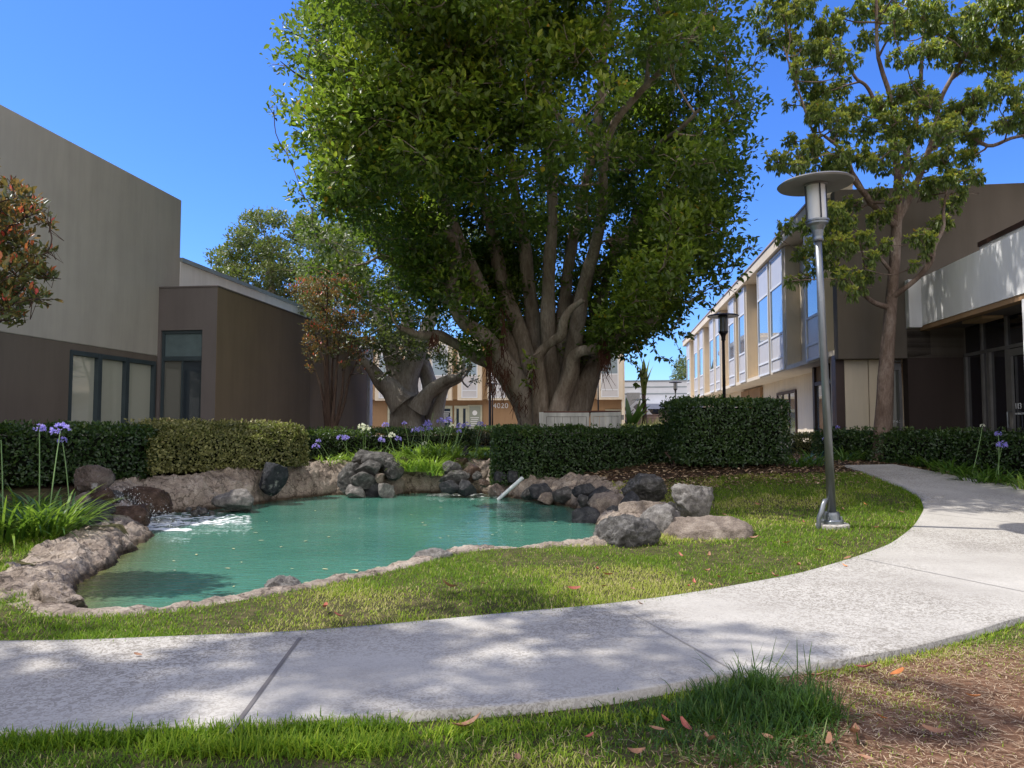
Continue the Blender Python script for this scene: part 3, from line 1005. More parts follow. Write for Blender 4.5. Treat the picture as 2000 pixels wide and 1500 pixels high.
# side door between panels and dark wall
db = b.part('door', MB().box(6.32, 6.40, YN + 0.33, YN + 0.42, GB, 2.78).box(6.60, 6.66, YN + 0.33, YN + 0.42, GB, 2.78).box(6.40, 6.60, YN + 0.33, YN + 0.42, 2.62, 2.78).box(6.3, 6.66, YN + 0.33, YN + 0.42, 2.80, 2.975), M['metalgrey'])
b.part('pane', MB().box(6.40, 6.60, YN + 0.36, YN + 0.38, GB, 2.62), m_glass('dim_door_glass', (0.10, 0.10, 0.085), 0.05), db)
text('2014-2015', 0.085, 'lettering', M['white'], db, (6.385 - XR, YN + 0.34 - 30, 1.42 - GB), 0, 0.003)

# --- entrance wing with balcony ------------------------------------
b = Bld('entrance_wing', 'dark recessed entrance under a white balcony parapet streaked with tree shadows', 8.5, 15.5, GB)
XF = 6.93
zf0, zf1 = 3.57, 4.63
y_near = onX(1996, 600, XF)[1]
b.part('balcony_parapet', MB().box(XF, XF + 0.22, 6.0, YN - 0.003, zf0, zf1).box(6.66, XF - 0.003, YN - 0.2, YN - 0.003, zf0 - 0.04, zf1 - 0.03), M['whitew'])
b.part('balcony_beam', MB().box(XF + 0.02, XF + 0.2, 6.0, YN - 0.003, zf0 - 0.10, zf0 - 0.002), M['tan2'])
b.part('soffit', MB().box(XF + 0.2, 12, 6.0, YN - 0.003, zf0 - 0.04, zf0), M['mauve_wall'])
b.part('side_wall', MB().box(6.672, 7.86, YN + 0.0, YN + 0.29, 0.2, zf0 - 0.1), M['darkbrown'])
b.part('column', MB().box(XF + 0.0, XF + 0.30, y_near - 0.35, y_near, 0.0, zf0 - 0.1), M['whitew'])
XS = 7.86
zh = 2.87
ys_ = [17.5, 16.35, 15.95, 14.62, 14.0]
f = MB()
e = 0.06
prev = YN
cuts = [onX(px_q, 760, XS)[1] for px_q in (1884, 1919, 1930, 1967)]
for yq, w_ in zip(cuts, (0.12, 0.05, 0.12, 0.10)):
    f.box(XS - 0.02, XS + 0.10, yq - w_, yq, 0.3, zh)
f.box(XS - 0.01, XS + 0.09, 8.0, YN, zh + 0.002, zh + 0.07)
for yq in (cuts[1], cuts[3], 11.2, 9.6): f.box(XS - 0.015, XS + 0.08, yq - 0.05, yq, zh + 0.07, zf0 - 0.05)
fo = b.part('shopfront_frame', f, M['metalgrey'])
b.part('shopfront_glass', MB().box(XS + 0.03, XS + 0.05, 8.0, YN - 0.01, 0.3, zf0 - 0.05), m_glass('dark_shop_glass', (0.012, 0.013, 0.02), 0.03), fo)
yd = cuts[3] - 0.12
df = MB().box(XS - 0.03, XS + 0.02, yd - 0.11, yd, 0.45, zh - 0.02).box(XS - 0.03, XS + 0.02, yd - 0.95, yd - 0.84, 0.45, zh - 0.02).box(XS - 0.03, XS + 0.02, yd - 0.84, yd - 0.11, zh - 0.16, zh - 0.02).box(XS - 0.03, XS + 0.02, yd - 0.84, yd - 0.11, 0.45, 0.7)
do = b.part('door', df, M['metalgrey'])
b.part('handle', MB().tube([(XS - 0.03, yd - 0.06, 1.3), (XS - 0.10, yd - 0.06, 1.32), (XS - 0.10, yd - 0.06, 1.62), (XS - 0.03, yd - 0.06, 1.64)], 0.014, 8), M['metal'], do)
text('113', 0.16, 'door_number', M['white'], do, (XS - 0.012 - 8.5, yd - 0.16 - 15.5, 1.68 - GB), -math.pi / 2, 0.003)
text('NO SOLICITING', 0.05, 'door_notice', M['white'], do, (XS - 0.012 - 8.5, yd - 0.16 - 15.5, 1.57 - GB), -math.pi / 2, 0.002)
b.part('interior', MB().box(XS + 1.2, XS + 1.25, 8, YN, 0.3, zf0), M['blackhole'])
b.part('ceiling_light', MB().box(7.35, 7.75, 15.6, 16.4, zf0 - 0.10, zf0 - 0.045), M['tan'])
b.part('upper_terrace_wall', MB().box(XF + 0.9, XF + 1.1, 8, 16.6, zf1 - 0.3, 5.12), M['whitew'])
b.part('terrace_cap', MB().box(XF + 0.87, XF + 1.13, 8, 16.62, 5.121, 5.22), M['brownframe'])

# --- tan building at the back --------------------------------------
b = Bld('office_building', 'tan two-storey office building across the back, lettered 4020, seen behind the big fig tree', -7, 50, GB)
YB = 50
b.part('upper_wall', MB().box(-24, 1.15, YB, YB + 12, 3.18, 7.1), M['tan'])
b.part('lower_wall', MB().box(-24, 1.0, YB + 0.5, YB + 12, 0.3, 3.18), M['tan2'])
b.part('roof_edge', MB().box(-24.2, 1.35, YB - 0.2, YB + 12, 7.101, 7.4), M['cream'])
b.part('corner_post', MB().box(0.72, 1.0, YB - 0.16, YB - 0.002, 3.1, 7.1).box(1.0, 1.2, YB - 0.3, YB - 0.002, 0.3, 7.1), M['cream'], each=True)
bays = [(744, 775), (800, 828), (846, 877), (904, 935), (962, 990), (1040, 1068), (1105, 1133), (1174, 1208)]
for a, c2 in bays:
    x0, x1 = onY(a, 740, YB)[0], onY(c2, 740, YB)[0]
    bay = b.part('window_bay', MB().box(x0 - 0.28, x1 + 0.28, YB - 0.45, YB - 0.002, 3.1, 7.1), M['cream'])
    f = MB()
    e = 0.07
    f.box(x0, x0 + e, YB - 0.5, YB - 0.452, 3.25, 6.9).box(x1 - e, x1, YB - 0.5, YB - 0.452, 3.25, 6.9)
    for q in (3.25, 3.72, 4.75, 6.2, 6.83): f.box(x0 + e, x1 - e, YB - 0.495, YB - 0.452, q, q + 0.07)
    b.part('window_frame', f, M['white'], bay)
    b.part('pane', MB().box(x0 + e, x1 - e, YB - 0.475, YB - 0.452, 4.82, 6.2), m_glass('pale_blue_glass', (0.28, 0.33, 0.34), 0.08), bay)
    b.part('panel', MB().box(x0 + e, x1 - e, YB - 0.475, YB - 0.452, 3.32, 4.75).box(x0 + e, x1 - e, YB - 0.475, YB - 0.452, 6.27, 6.83), M['lilac'], bay, each=True)
cf = m_plain('cream_door_frame', (0.42, 0.41, 0.30), 0.5)
def bdoor(a, c2, zt_, glassy=True):
    x0, x1 = onY(a, 800, YB + 0.5)[0], onY(c2, 800, YB + 0.5)[0]
    f = MB().box(x0, x0 + 0.14, YB + 0.38, YB + 0.498, 0.5, zt_).box(x1 - 0.14, x1, YB + 0.38, YB + 0.498, 0.5, zt_).box(x0 + 0.14, x1 - 0.14, YB + 0.38, YB + 0.498, zt_ - 0.2, zt_)
    fo = b.part('door', f, cf)
    b.part('pane', MB().box(x0 + 0.14, x1 - 0.14, YB + 0.42, YB + 0.45, 0.5, zt_ - 0.2), M['glass'], fo)
    return fo, x0, x1
fo, x0, x1 = bdoor(758, 783, 2.75)
b.part('lettering', MB().box(x0 + 0.25, x1 - 0.35, YB + 0.41, YB + 0.418, 1.55, 1.65), M['white'], fo)
fo, x0, x1 = bdoor(861, 884, 2.75)
mb = MB()
for q, (u0, u1) in enumerate(((.2, .9), (.25, .8), (.3, .75), (.2, .85), (.35, .8), (.25, .7))):
    mb.box(x0 + u0 * (x1 - x0) * .9, x0 + u1 * (x1 - x0) * .9, YB + 0.41, YB + 0.418, 2.3 - q * 0.14, 2.34 - q * 0.14)
b.part('lettering', mb, M['white'], fo)
fo, x0, x1 = bdoor(888, 901, 2.75)
fo, x0, x1 = bdoor(901, 914, 2.75)
x0, x1 = onY(914, 800, YB + .5)[0], onY(942, 800, YB + .5)[0]
fo = b.part('window', MB().box(x0, x1, YB + 0.40, YB + 0.498, 0.9, 2.8), cf)
b.part('pane', MB().box(x0 + .12, x1 - .12, YB + 0.37, YB + 0.398, 1.0, 2.7), m_glass('milky_glass', (0.30, 0.32, 0.26), 0.08), fo)
mb = MB()
s0 = len(mb.v)
mb.lathe([(0.001, -0.004), (0.17, -0.004), (0.17, 0.004), (0.001, 0.004)], n=20)
mb.v = [((x0 + x1) / 2 + vx, YB + 0.36 + vz, 2.25 + vy) for vx, vy, vz in mb.v]
for q in range(5): mb.box((x0 + x1) / 2 - 0.3 + 0.05 * (q % 2), (x0 + x1) / 2 + 0.3 - 0.06 * (q % 3), YB + 0.355, YB + 0.36, 1.9 - q * 0.13, 1.94 - q * 0.13)
b.part('round_emblem', mb, M['whitew'], fo)
fo, x0, x1 = bdoor(1182, 1216, 2.45)
pb_ = onY(963, 797, YB + 0.5)
text('4020', 0.50, 'building_number', M['white'], b.root, (pb_[0] + 7, 0.47, pb_[2] - GB), 0, 0.03, 1.08)

# --- white building far right of centre ----------------------------
b = Bld('office_building', 'low white office building far off with banded parapet and blue-grey awning above dark windows', 4, 72, 0.5)
YW = 72
z_ = lambda py: onY(1280, py, YW)[2]
b.part('parapet', MB().box(-8, 22, YW - 1.2, YW + 8, z_(795), z_(746)), M['white'])
b.part('band', MB().box(-8, 22, YW - 1.24, YW - 1.202, z_(770) - .05, z_(770) + .05).box(-8, 22, YW - 1.24, YW - 1.202, z_(757) - .05, z_(757) + .05).box(-8.1, 22.1, YW - 1.3, YW + 8, z_(746) + .001, z_(744)), M['coping'], each=True)
b.part('awning', MB().box(3.2, 22, YW - 2.2, YW - 1.25, z_(810) + 0.5, z_(795) + 0.25), m_plain('blue_grey_awning', (0.36, 0.40, 0.52), 0.7, var=0.05))
b.part('wall', MB().box(-8, 22, YW, YW + 8, 0.3, z_(795) - .002), M['cream'])
b.part('brick_pier', MB().box(1.9, 3.1, YW - 1.5, YW - 0.01, 0.3, z_(768)), m_plain('grey_block_pier', (0.30, 0.29, 0.27), 0.9, var=0.2, scale=8))
for a, c2, mt in ((1257, 1288, 'black'), (1296, 1312, 'tan'), (1313, 1330, 'tan')):
    x0, x1 = onY(a, 800, YW)[0], onY(c2, 800, YW)[0]
    fo = b.part('window', MB().box(x0, x1, YW - 0.15, YW - 0.002, 1.2, z_(790)), M['metalgrey'])
    b.part('pane', MB().box(x0 + .15, x1 - .15, YW - 0.2, YW - 0.152, 1.3, z_(791) - .1), M['glass'] if mt == 'black' else m_glass('tan_glass', (0.4, 0.36, 0.3), 0.2), fo)

# --- brick garden wall, leaning sign -------------------------------
bm, t, p = newmat('pink_brick')
v = coords(t)
mp = t.nodes.new('ShaderNodeCombineXYZ'); sp = t.nodes.new('ShaderNodeSeparateXYZ')
t.links.new(v, sp.inputs[0]); t.links.new(sp.outputs[0], mp.inputs[0]); t.links.new(sp.outputs[2], mp.inputs[1])
br = t.nodes.new('ShaderNodeTexBrick')
br.inputs['Color1'].default_value = (0.40, 0.27, 0.23, 1); br.inputs['Color2'].default_value = (0.46, 0.33, 0.28, 1)
br.inputs['Mortar'].default_value = (0.24, 0.16, 0.14, 1); br.inputs['Scale'].default_value = 1.0
br.inputs['Brick Width'].default_value = 0.6; br.inputs['Row Height'].default_value = 0.2; br.inputs['Mortar Size'].default_value = 0.014
t.links.new(mp.outputs[0], br.inputs['Vector'])
t.links.new(br.outputs[0], p.inputs['Base Color'])
p.inputs['Roughness'].default_value = 0.9
w0 = fromB(4, 56, 0.5)
r = thing('brick_wall', 'pinkish brick garden wall in front of the far white building', 'wall', w0, -TH)
o = np.array([4, 56, 0.5])
MB().box(-1.5, 5.6, 56, 56.2, 0.5, 2.15).obj('wall', bm, r, o)
MB().box(-1.5, 5.6, 55.97, 56.23, 2.151, 2.21).obj('coping', m_plain('pink_coping', (0.45, 0.32, 0.28), 0.9), r, o)
pS = W(1245, 810, 58)
r = thing('sign_board', 'tilted white sign board with red and black marks poking above the brick wall', 'sign', (pS[0], pS[1], 0.6), 0)
def tilt(mb, ang, c0):
    ca, sa = math.cos(ang), math.sin(ang)
    mb.v = [(c0[0] + x * ca - z * sa, c0[1] + y, c0[2] + x * sa + z * ca) for x, y, z in mb.v]
    return mb
cz = pS[2] - 0.65
tilt(MB().box(-0.9, 0.9, -0.03, 0.03, -0.9, 0.9), rad(43), (0, 0, cz)).obj('panel', M['white'], r)
tilt(MB().box(0.2, 0.62, -0.04, -0.032, 0.25, 0.7), rad(43), (0, 0, cz)).obj('dark_square', M['metalgrey'], r)
tilt(MB().box(-0.5, 0.1, -0.04, -0.032, 0.5, 0.58).box(-0.5, -0.1, -0.04, -0.032, 0.34, 0.42), rad(43), (0, 0, cz)).obj('dark_lettering', M['metalgrey'], r)
tilt(MB().box(0.66, 0.8, -0.04, -0.032, -0.3, -0.16).box(0.5, 0.6, -0.04, -0.032, -0.34, -0.22), rad(43), (0, 0, cz)).obj('red_mark', m_plain('red_paint', (0.5, 0.03, 0.03)), r)
MB().box(-0.05, 0.05, 0.031, 0.1, 0, cz).obj('post', M['metalgrey'], r)

# --- weathered board fence below the fig tree ----------------------
def zat(py, d): return H + (832 - py) / F * d
pf = W(1138, 832, 16.4)
r = thing('wooden_fence', 'weathered grey board enclosure with two panels and a reddish cap below the big fig tree', 'fence', (pf[0], pf[1], 0.6), -rad(2))
xa, xm, xb = W(1062, 832, 16.4)[0] - pf[0], W(1152, 832, 16.4)[0] - pf[0], W(1212, 832, 16.4)[0] - pf[0]
zt_ = zat(806, 16.4) - 0.6
for (x0, x1, dy, tl) in ((xa, xm - 0.015, 0.0, 0.0), (xm + 0.015, xb, -0.03, rad(-1.2))):
    mb = MB()
    n = 5 if x1 - x0 > 0.9 else 4
    wb = (x1 - x0 - 0.12) / n
    for k in range(n):
        mb.box(x0 + 0.06 + k * wb + 0.004, x0 + 0.06 + (k + 1) * wb - 0.004, dy + 0.0, dy + 0.02, -0.3, zt_ - 0.09)
    mb.box(x0, x0 + 0.056, dy - 0.02, dy + 0.03, -0.3, zt_).box(x1 - 0.056, x1, dy - 0.02, dy + 0.03, -0.3, zt_).box(x0 + 0.056, x1 - 0.056, dy - 0.02, dy + 0.03, zt_ - 0.085, zt_)
    ca = math.sin(tl)
    mb.v = [(x, y, z - ca * (x - x0)) for x, y, z in mb.v]
    mb.obj('board_panel', M['wood'], r)
MB().box(xa - 0.1, xa - 0.003, -0.03, 0.05, -0.3, zt_ + 0.01).obj('post', M['wood'], r)
MB().box(xa, xm, -0.025, 1.0, zt_ + 0.003, zt_ + 0.03).box(xm + 0.002, xb, -0.05, 1.0, zt_ + 0.02, zt_ + 0.045).obj('cap', M['rustwood'], r)
MB().box(xa - 0.06, xa - 0.04, 0.05, 1.0, -0.3, zt_).box(xb - 0.02, xb, 0.0, 1.0, -0.3, zt_ - 0.02).obj('side_panel', M['wood'], r)
bb = 0
MB().box(xb + 0.01, xb + 0.06, -0.1, -0.02, zt_ - 0.16, zt_ - 0.05).obj('bracket', M['metalgrey'], r)

# ------------------------------------------------------------------ lamps
frost = m_plain('frosted_lamp_glass', (0.62, 0.62, 0.60), 0.25, var=0.04)
def lamp(label, loc, h, sc, lean, metal, glassm, base=True, group=None):
    r = thing('street_lamp', label, 'street lamp', loc, 0, group)
    r.rotation_euler = (0, lean, 0)
    s = sc
    if base:
        MB().lathe([(0.20, -0.15), (0.20, 0.035), (0.185, 0.05), (0.001, 0.05)], n=24).obj('concrete_base', cm, r)
        MB().lathe([(0.135, 0.051), (0.135, 0.085), (0.12, 0.10), (0.10, 0.10), (0.095, 0.16), (0.085, 0.19), (0.07, 0.19)], n=24).obj('flange', M['metal'], r)
        mb = MB()
        for k in range(4):
            a = math.pi / 4 + k * math.pi / 2
            mb.lathe([(0.014, 0.10), (0.014, 0.14), (0.001, 0.145)], (0.115 * math.cos(a), 0.115 * math.sin(a), 0), 6)
        mb.obj('bolts', M['metal'], r)
        MB().tube([(-0.20, -0.06, 0.0), (-0.19, -0.07, 0.14), (-0.15, -0.06, 0.2), (-0.12, -0.05, 0.29), (-0.09, -0.03, 0.33), (-0.05, 0, 0.34)], [0.03, 0.028, 0.034, 0.03, 0.034, 0.02], 10).obj('conduit', M['metal'], r, smooth=True)
    hn = h - 0.62 * s
    MB().lathe([(0.055 * s, 0.0 if not base else 0.19), (0.045 * s, hn * 0.75), (0.043 * s, hn)], n=20).obj('pole', metal, r, smooth=True)
    MB().lathe([(0.062 * s, hn - 0.14 * s), (0.068 * s, hn - 0.12 * s), (0.062 * s, hn - 0.08 * s), (0.072 * s, hn), (0.1 * s, hn + 0.06 * s), (0.135 * s, hn + 0.085 * s), (0.135 * s, hn + 0.11 * s), (0.15 * s, hn + 0.115 * s), (0.15 * s, hn + 0.135 * s), (0.001, hn + 0.136 * s)], n=28).obj('neck', metal, r, smooth=False)
    MB().lathe([(0.118 * s, hn + 0.137 * s), (0.118 * s, h - 0.03 * s)], n=32).obj('glass_cylinder', glassm, r, smooth=False)
    for k in range(4):
        a = math.pi / 2 * k - math.pi / 2
        MB().tube([(0.135 * s * math.cos(a), 0.135 * s * math.sin(a), hn + 0.12 * s), (0.135 * s * math.cos(a), 0.135 * s * math.sin(a), h - 0.01 * s)], 0.009 * s, 6).obj('rod', M['black'], r)
    MB().lathe([(0.001, h - 0.028 * s), (0.15 * s, h - 0.03 * s), (0.15 * s, h - 0.008 * s), (0.46 * s, h - 0.025 * s), (0.475 * s, h - 0.005 * s), (0.44 * s, h + 0.02 * s), (0.2 * s, h + 0.05 * s), (0.001, h + 0.055 * s)], n=48).obj('disc_shade', metal if not base else M['metalgrey'], r, smooth=False)
    return r
lb = G(1626, 1030)
dl = lb[1]
hl = (1030 - 357) / F * dl * 1.005
lamp('tall leaning grey steel lamp with wide disc top standing on the lawn beside the path', lb, hl, 0.98, -rad(1.5), M['metal'], frost)
clr = m_glass('smoky_lamp_glass', (0.25, 0.24, 0.22), 0.1)
def lamp2(px, py_top, d, label, sc=1.0, zb0=0.6):
    x, y, z = W(px, py_top, d)
    lamp(label, (x, y, zb0), z - zb0, sc, 0, M['black'], clr, False)
lamp2(1412, 617, 19.5, 'black lamp post with glass lantern rising behind the tall square hedge', 0.86)
lamp2(1168, 723, 38, 'dark lamp post with disc top at the right edge of the tan back building', 0.85)
lamp2(1319, 747, 50, 'far lamp post in front of the distant white building', 0.9)
lamp2(962, 750, 42, 'distant lamp post with glass lantern left of the building number', 0.85)
r = thing('post', 'slim dark post left of the building number on the back building', 'post', (*W(957, 832, 33)[:2], 0.6))
MB().lathe([(0.06, 0.0), (0.055, 4.6), (0.04, 4.65)], n=12).obj('pole', M['black'], r)
MB().lathe([(0.09, 4.65), (0.09, 4.8), (0.02, 4.85)], n=12).obj('cap', M['black'], r)

# ------------------------------------------------------------------ vegetation materials
def m_bark(name, a, b2, c2, scale=2.5, st=(1, 1, 0.25), bs=1.0):
    m, t, p = newmat(name)
    v = coords(t, st)
    f = tnoise(t, scale, 6, 0.65, v, 0.6)
    f2 = tnoise(t, scale * 9, 4, 0.65, v, 0.5)
    c = ramp(t, [(0.3, a), (0.5, b2), (0.7, c2)], f)
    c = mixc(t, c, ramp(t, [(0.3, (0.55, 0.5, 0.48)), (0.6, (1, 1, 1))], f2), 0.8, 'MULTIPLY')
    t.links.new(c, p.inputs['Base Color'])
    p.inputs['Roughness'].default_value = 0.85
    p.inputs['Specular IOR Level'].default_value = 0.2
    bump(t, p, f2, 0.8 * bs, 0.03)
    return m
bark_fig = m_bark('grey_fig_bark', (0.12, 0.088, 0.062), (0.25, 0.20, 0.15), (0.40, 0.335, 0.27))
bark_pale = m_bark('pale_fig_bark', (0.26, 0.22, 0.18), (0.46, 0.41, 0.35), (0.60, 0.55, 0.48))  # pale grey, lightened further as if sun reached the second fig's trunk
bark_gum = m_bark('flaky_reddish_bark', (0.12, 0.08, 0.06), (0.26, 0.19, 0.15), (0.42, 0.345, 0.29), 3.5, (1, 1, 0.35), 1.4)
bark_thin = m_bark('dark_thin_bark', (0.05, 0.03, 0.025), (0.10, 0.065, 0.05), (0.18, 0.13, 0.10))
roots_m = m_bark('rusty_hanging_roots', (0.05, 0.018, 0.01), (0.10, 0.04, 0.025), (0.17, 0.08, 0.05), 6, (2, 2, 0.2))
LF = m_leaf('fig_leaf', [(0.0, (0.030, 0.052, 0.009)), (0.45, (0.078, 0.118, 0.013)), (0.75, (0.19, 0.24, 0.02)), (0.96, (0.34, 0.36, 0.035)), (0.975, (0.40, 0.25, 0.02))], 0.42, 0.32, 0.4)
LF2 = m_leaf('grey_green_fig_leaf', [(0.0, (0.035, 0.048, 0.018)), (0.5, (0.09, 0.105, 0.03)), (1.0, (0.21, 0.22, 0.06))], 0.42, 0.22)
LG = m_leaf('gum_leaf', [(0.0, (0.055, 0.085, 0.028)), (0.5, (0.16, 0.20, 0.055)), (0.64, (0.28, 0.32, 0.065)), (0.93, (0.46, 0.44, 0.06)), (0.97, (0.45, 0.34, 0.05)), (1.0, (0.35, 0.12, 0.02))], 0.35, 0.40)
LP = m_leaf('photinia_leaf', [(0.0, (0.03, 0.06, 0.02)), (0.45, (0.11, 0.15, 0.04)), (0.58, (0.20, 0.15, 0.045)), (0.68, (0.46, 0.15, 0.05)), (0.80, (0.62, 0.09, 0.06)), (1.0, (0.65, 0.08, 0.09))], 0.35, 0.3, tcol=(0.6, 0.2, 0.05))
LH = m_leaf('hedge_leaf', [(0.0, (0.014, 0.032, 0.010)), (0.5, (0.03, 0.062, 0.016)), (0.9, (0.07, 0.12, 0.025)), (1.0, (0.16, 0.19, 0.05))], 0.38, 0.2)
LHY = m_leaf('yellowish_hedge_leaf', [(0.0, (0.07, 0.075, 0.025)), (0.5, (0.17, 0.165, 0.055)), (0.9, (0.36, 0.34, 0.12)), (1.0, (0.50, 0.38, 0.20))], 0.5, 0.2)  # yellowish, brightened so the shaded left hedge section looks sunlit
LHR = m_leaf('reddish_hedge_leaf', [(0.0, (0.03, 0.04, 0.018)), (0.6, (0.08, 0.065, 0.03)), (1.0, (0.26, 0.10, 0.05))], 0.5, 0.2)
LA = m_leaf('strap_leaf', [(0.0, (0.025, 0.07, 0.012)), (0.5, (0.075, 0.16, 0.02)), (1.0, (0.27, 0.38, 0.05))], 0.3, 0.3)
LW = m_leaf('far_tree_leaf', [(0.0, (0.05, 0.07, 0.025)), (0.5, (0.12, 0.14, 0.05)), (1.0, (0.24, 0.25, 0.10))], 0.5, 0.25)
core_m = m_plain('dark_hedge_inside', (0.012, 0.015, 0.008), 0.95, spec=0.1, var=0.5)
FP = m_leaf('lavender_petal', [(0.0, (0.28, 0.22, 0.62)), (1.0, (0.56, 0.50, 0.86))], 0.5, 0.35, tcol=(0.5, 0.45, 0.9))
FW = m_leaf('white_petal', [(0.0, (0.72, 0.74, 0.55)), (1.0, (0.88, 0.88, 0.80))], 0.5, 0.35, tcol=(0.9, 0.9, 0.7))
stem_m = m_plain('pale_green_stem', (0.16, 0.26, 0.08), 0.5)

def grow(acc, nodes, nr, clumps, r_end=0.012, rmax=0.07, up=0.7, twigs=3, nseg=6, sides=6, wob=0.12):
    """link each clump of leaves to the nearest limb with a curved branch"""
    N = [np.array(q) for q in nodes]
    R = list(nr)
    cen = np.mean(nodes, 0)
    order = np.argsort(np.linalg.norm(clumps[:, :3] - cen, axis=1))
    for k in order:
        c = clumps[k, :3]
        A = np.array(N)
        dv = c - A
        d = np.linalg.norm(dv, axis=1)
        cost = d + up * np.clip(-dv[:, 2], 0, 99) * 2 + 0.25 * np.abs(np.array(R) < 0.015)
        j = int(np.argmin(cost))
        s = A[j]
        L = d[j]
        r0 = min(R[j] * 0.75, 0.014 + 0.022 * L, rmax)
        r0 = max(r0, r_end)
        mid = (s + c) / 2 + RS.normal(size=3) * wob * L + np.array([0, 0, -0.06 * L])
        P = spline([s, mid, c], nseg)
        rr = np.linspace(r0, r_end, nseg)
        acc.add(*tube(P, rr, sides))
        for q in (2, nseg // 2 + 1, nseg - 1):
            if q < nseg:
                N.append(P[q]); R.append(rr[q])
        for q in range(twigs):
            e = c + rnd(1)[0] * clumps[k, 3] * np.array([1, 1, 0.8]) * 0.9
            m2 = (c + e) / 2 + RS.normal(size=3) * 0.08
            acc.add(*tube(np.array([P[-2], m2, e]), [r_end, r_end * 0.7, r_end * 0.35], 4))
def foliage(acc, clumps, n, Lr, wr=0.5, squash=0.75, upw=0.35, vfun=None, droop=0.0, shell=0.5):
    for k, c in enumerate(clumps):
        R = c[3]
        m = int(n * (R / np.mean(clumps[:, 3])) ** 2)
        o = rnd(m)
        rr = (shell + (1 - shell) * RS.random(m)) ** 0.7
        # sub-tufts so the outline breaks up
        tuft = rnd(9)
        o = nrm(o + 0.9 * tuft[RS.integers(0, 9, m)])
        pos = c[:3] + o * (R * rr * (1 + 0.18 * RS.normal(size=m)))[:, None] * np.array([1, 1, squash])
        ax = o * 0.6 + 0.75 * rnd(m) + np.array([0, 0, upw - droop])
        upv = rnd(m) * 0.75 + np.array([0, 0, 1.0]) + o * 0.3
        L = Lr[0] + (Lr[1] - Lr[0]) * RS.random(m)
        v = vfun(pos, o, m, k) if vfun else RS.random(m)
        leaves(acc, pos, ax, upv, L, wr, v=v)
def limb_nodes(limbs, zmin):
    nd, nr = [], []
    for P, r in limbs:
        for p_, rr in zip(P, r):
            if p_[2] > zmin:
                nd.append(p_); nr.append(rr)
    return nd, nr
SH_ = 0.0
def px_limb(pts, n=14):
    P = np.array([W(a, b2, d + SH_) for a, b2, d, w_ in pts])
    r = np.array([w_ / 2 / F * (d + SH_) * (0.72 if SH_ < 0 and w_ > 24 else 1.0) for a, b2, d, w_ in pts])
    Q = spline(np.hstack([P, r[:, None]]), n)
    return Q[:, :3], np.maximum(Q[:, 3], 0.01)

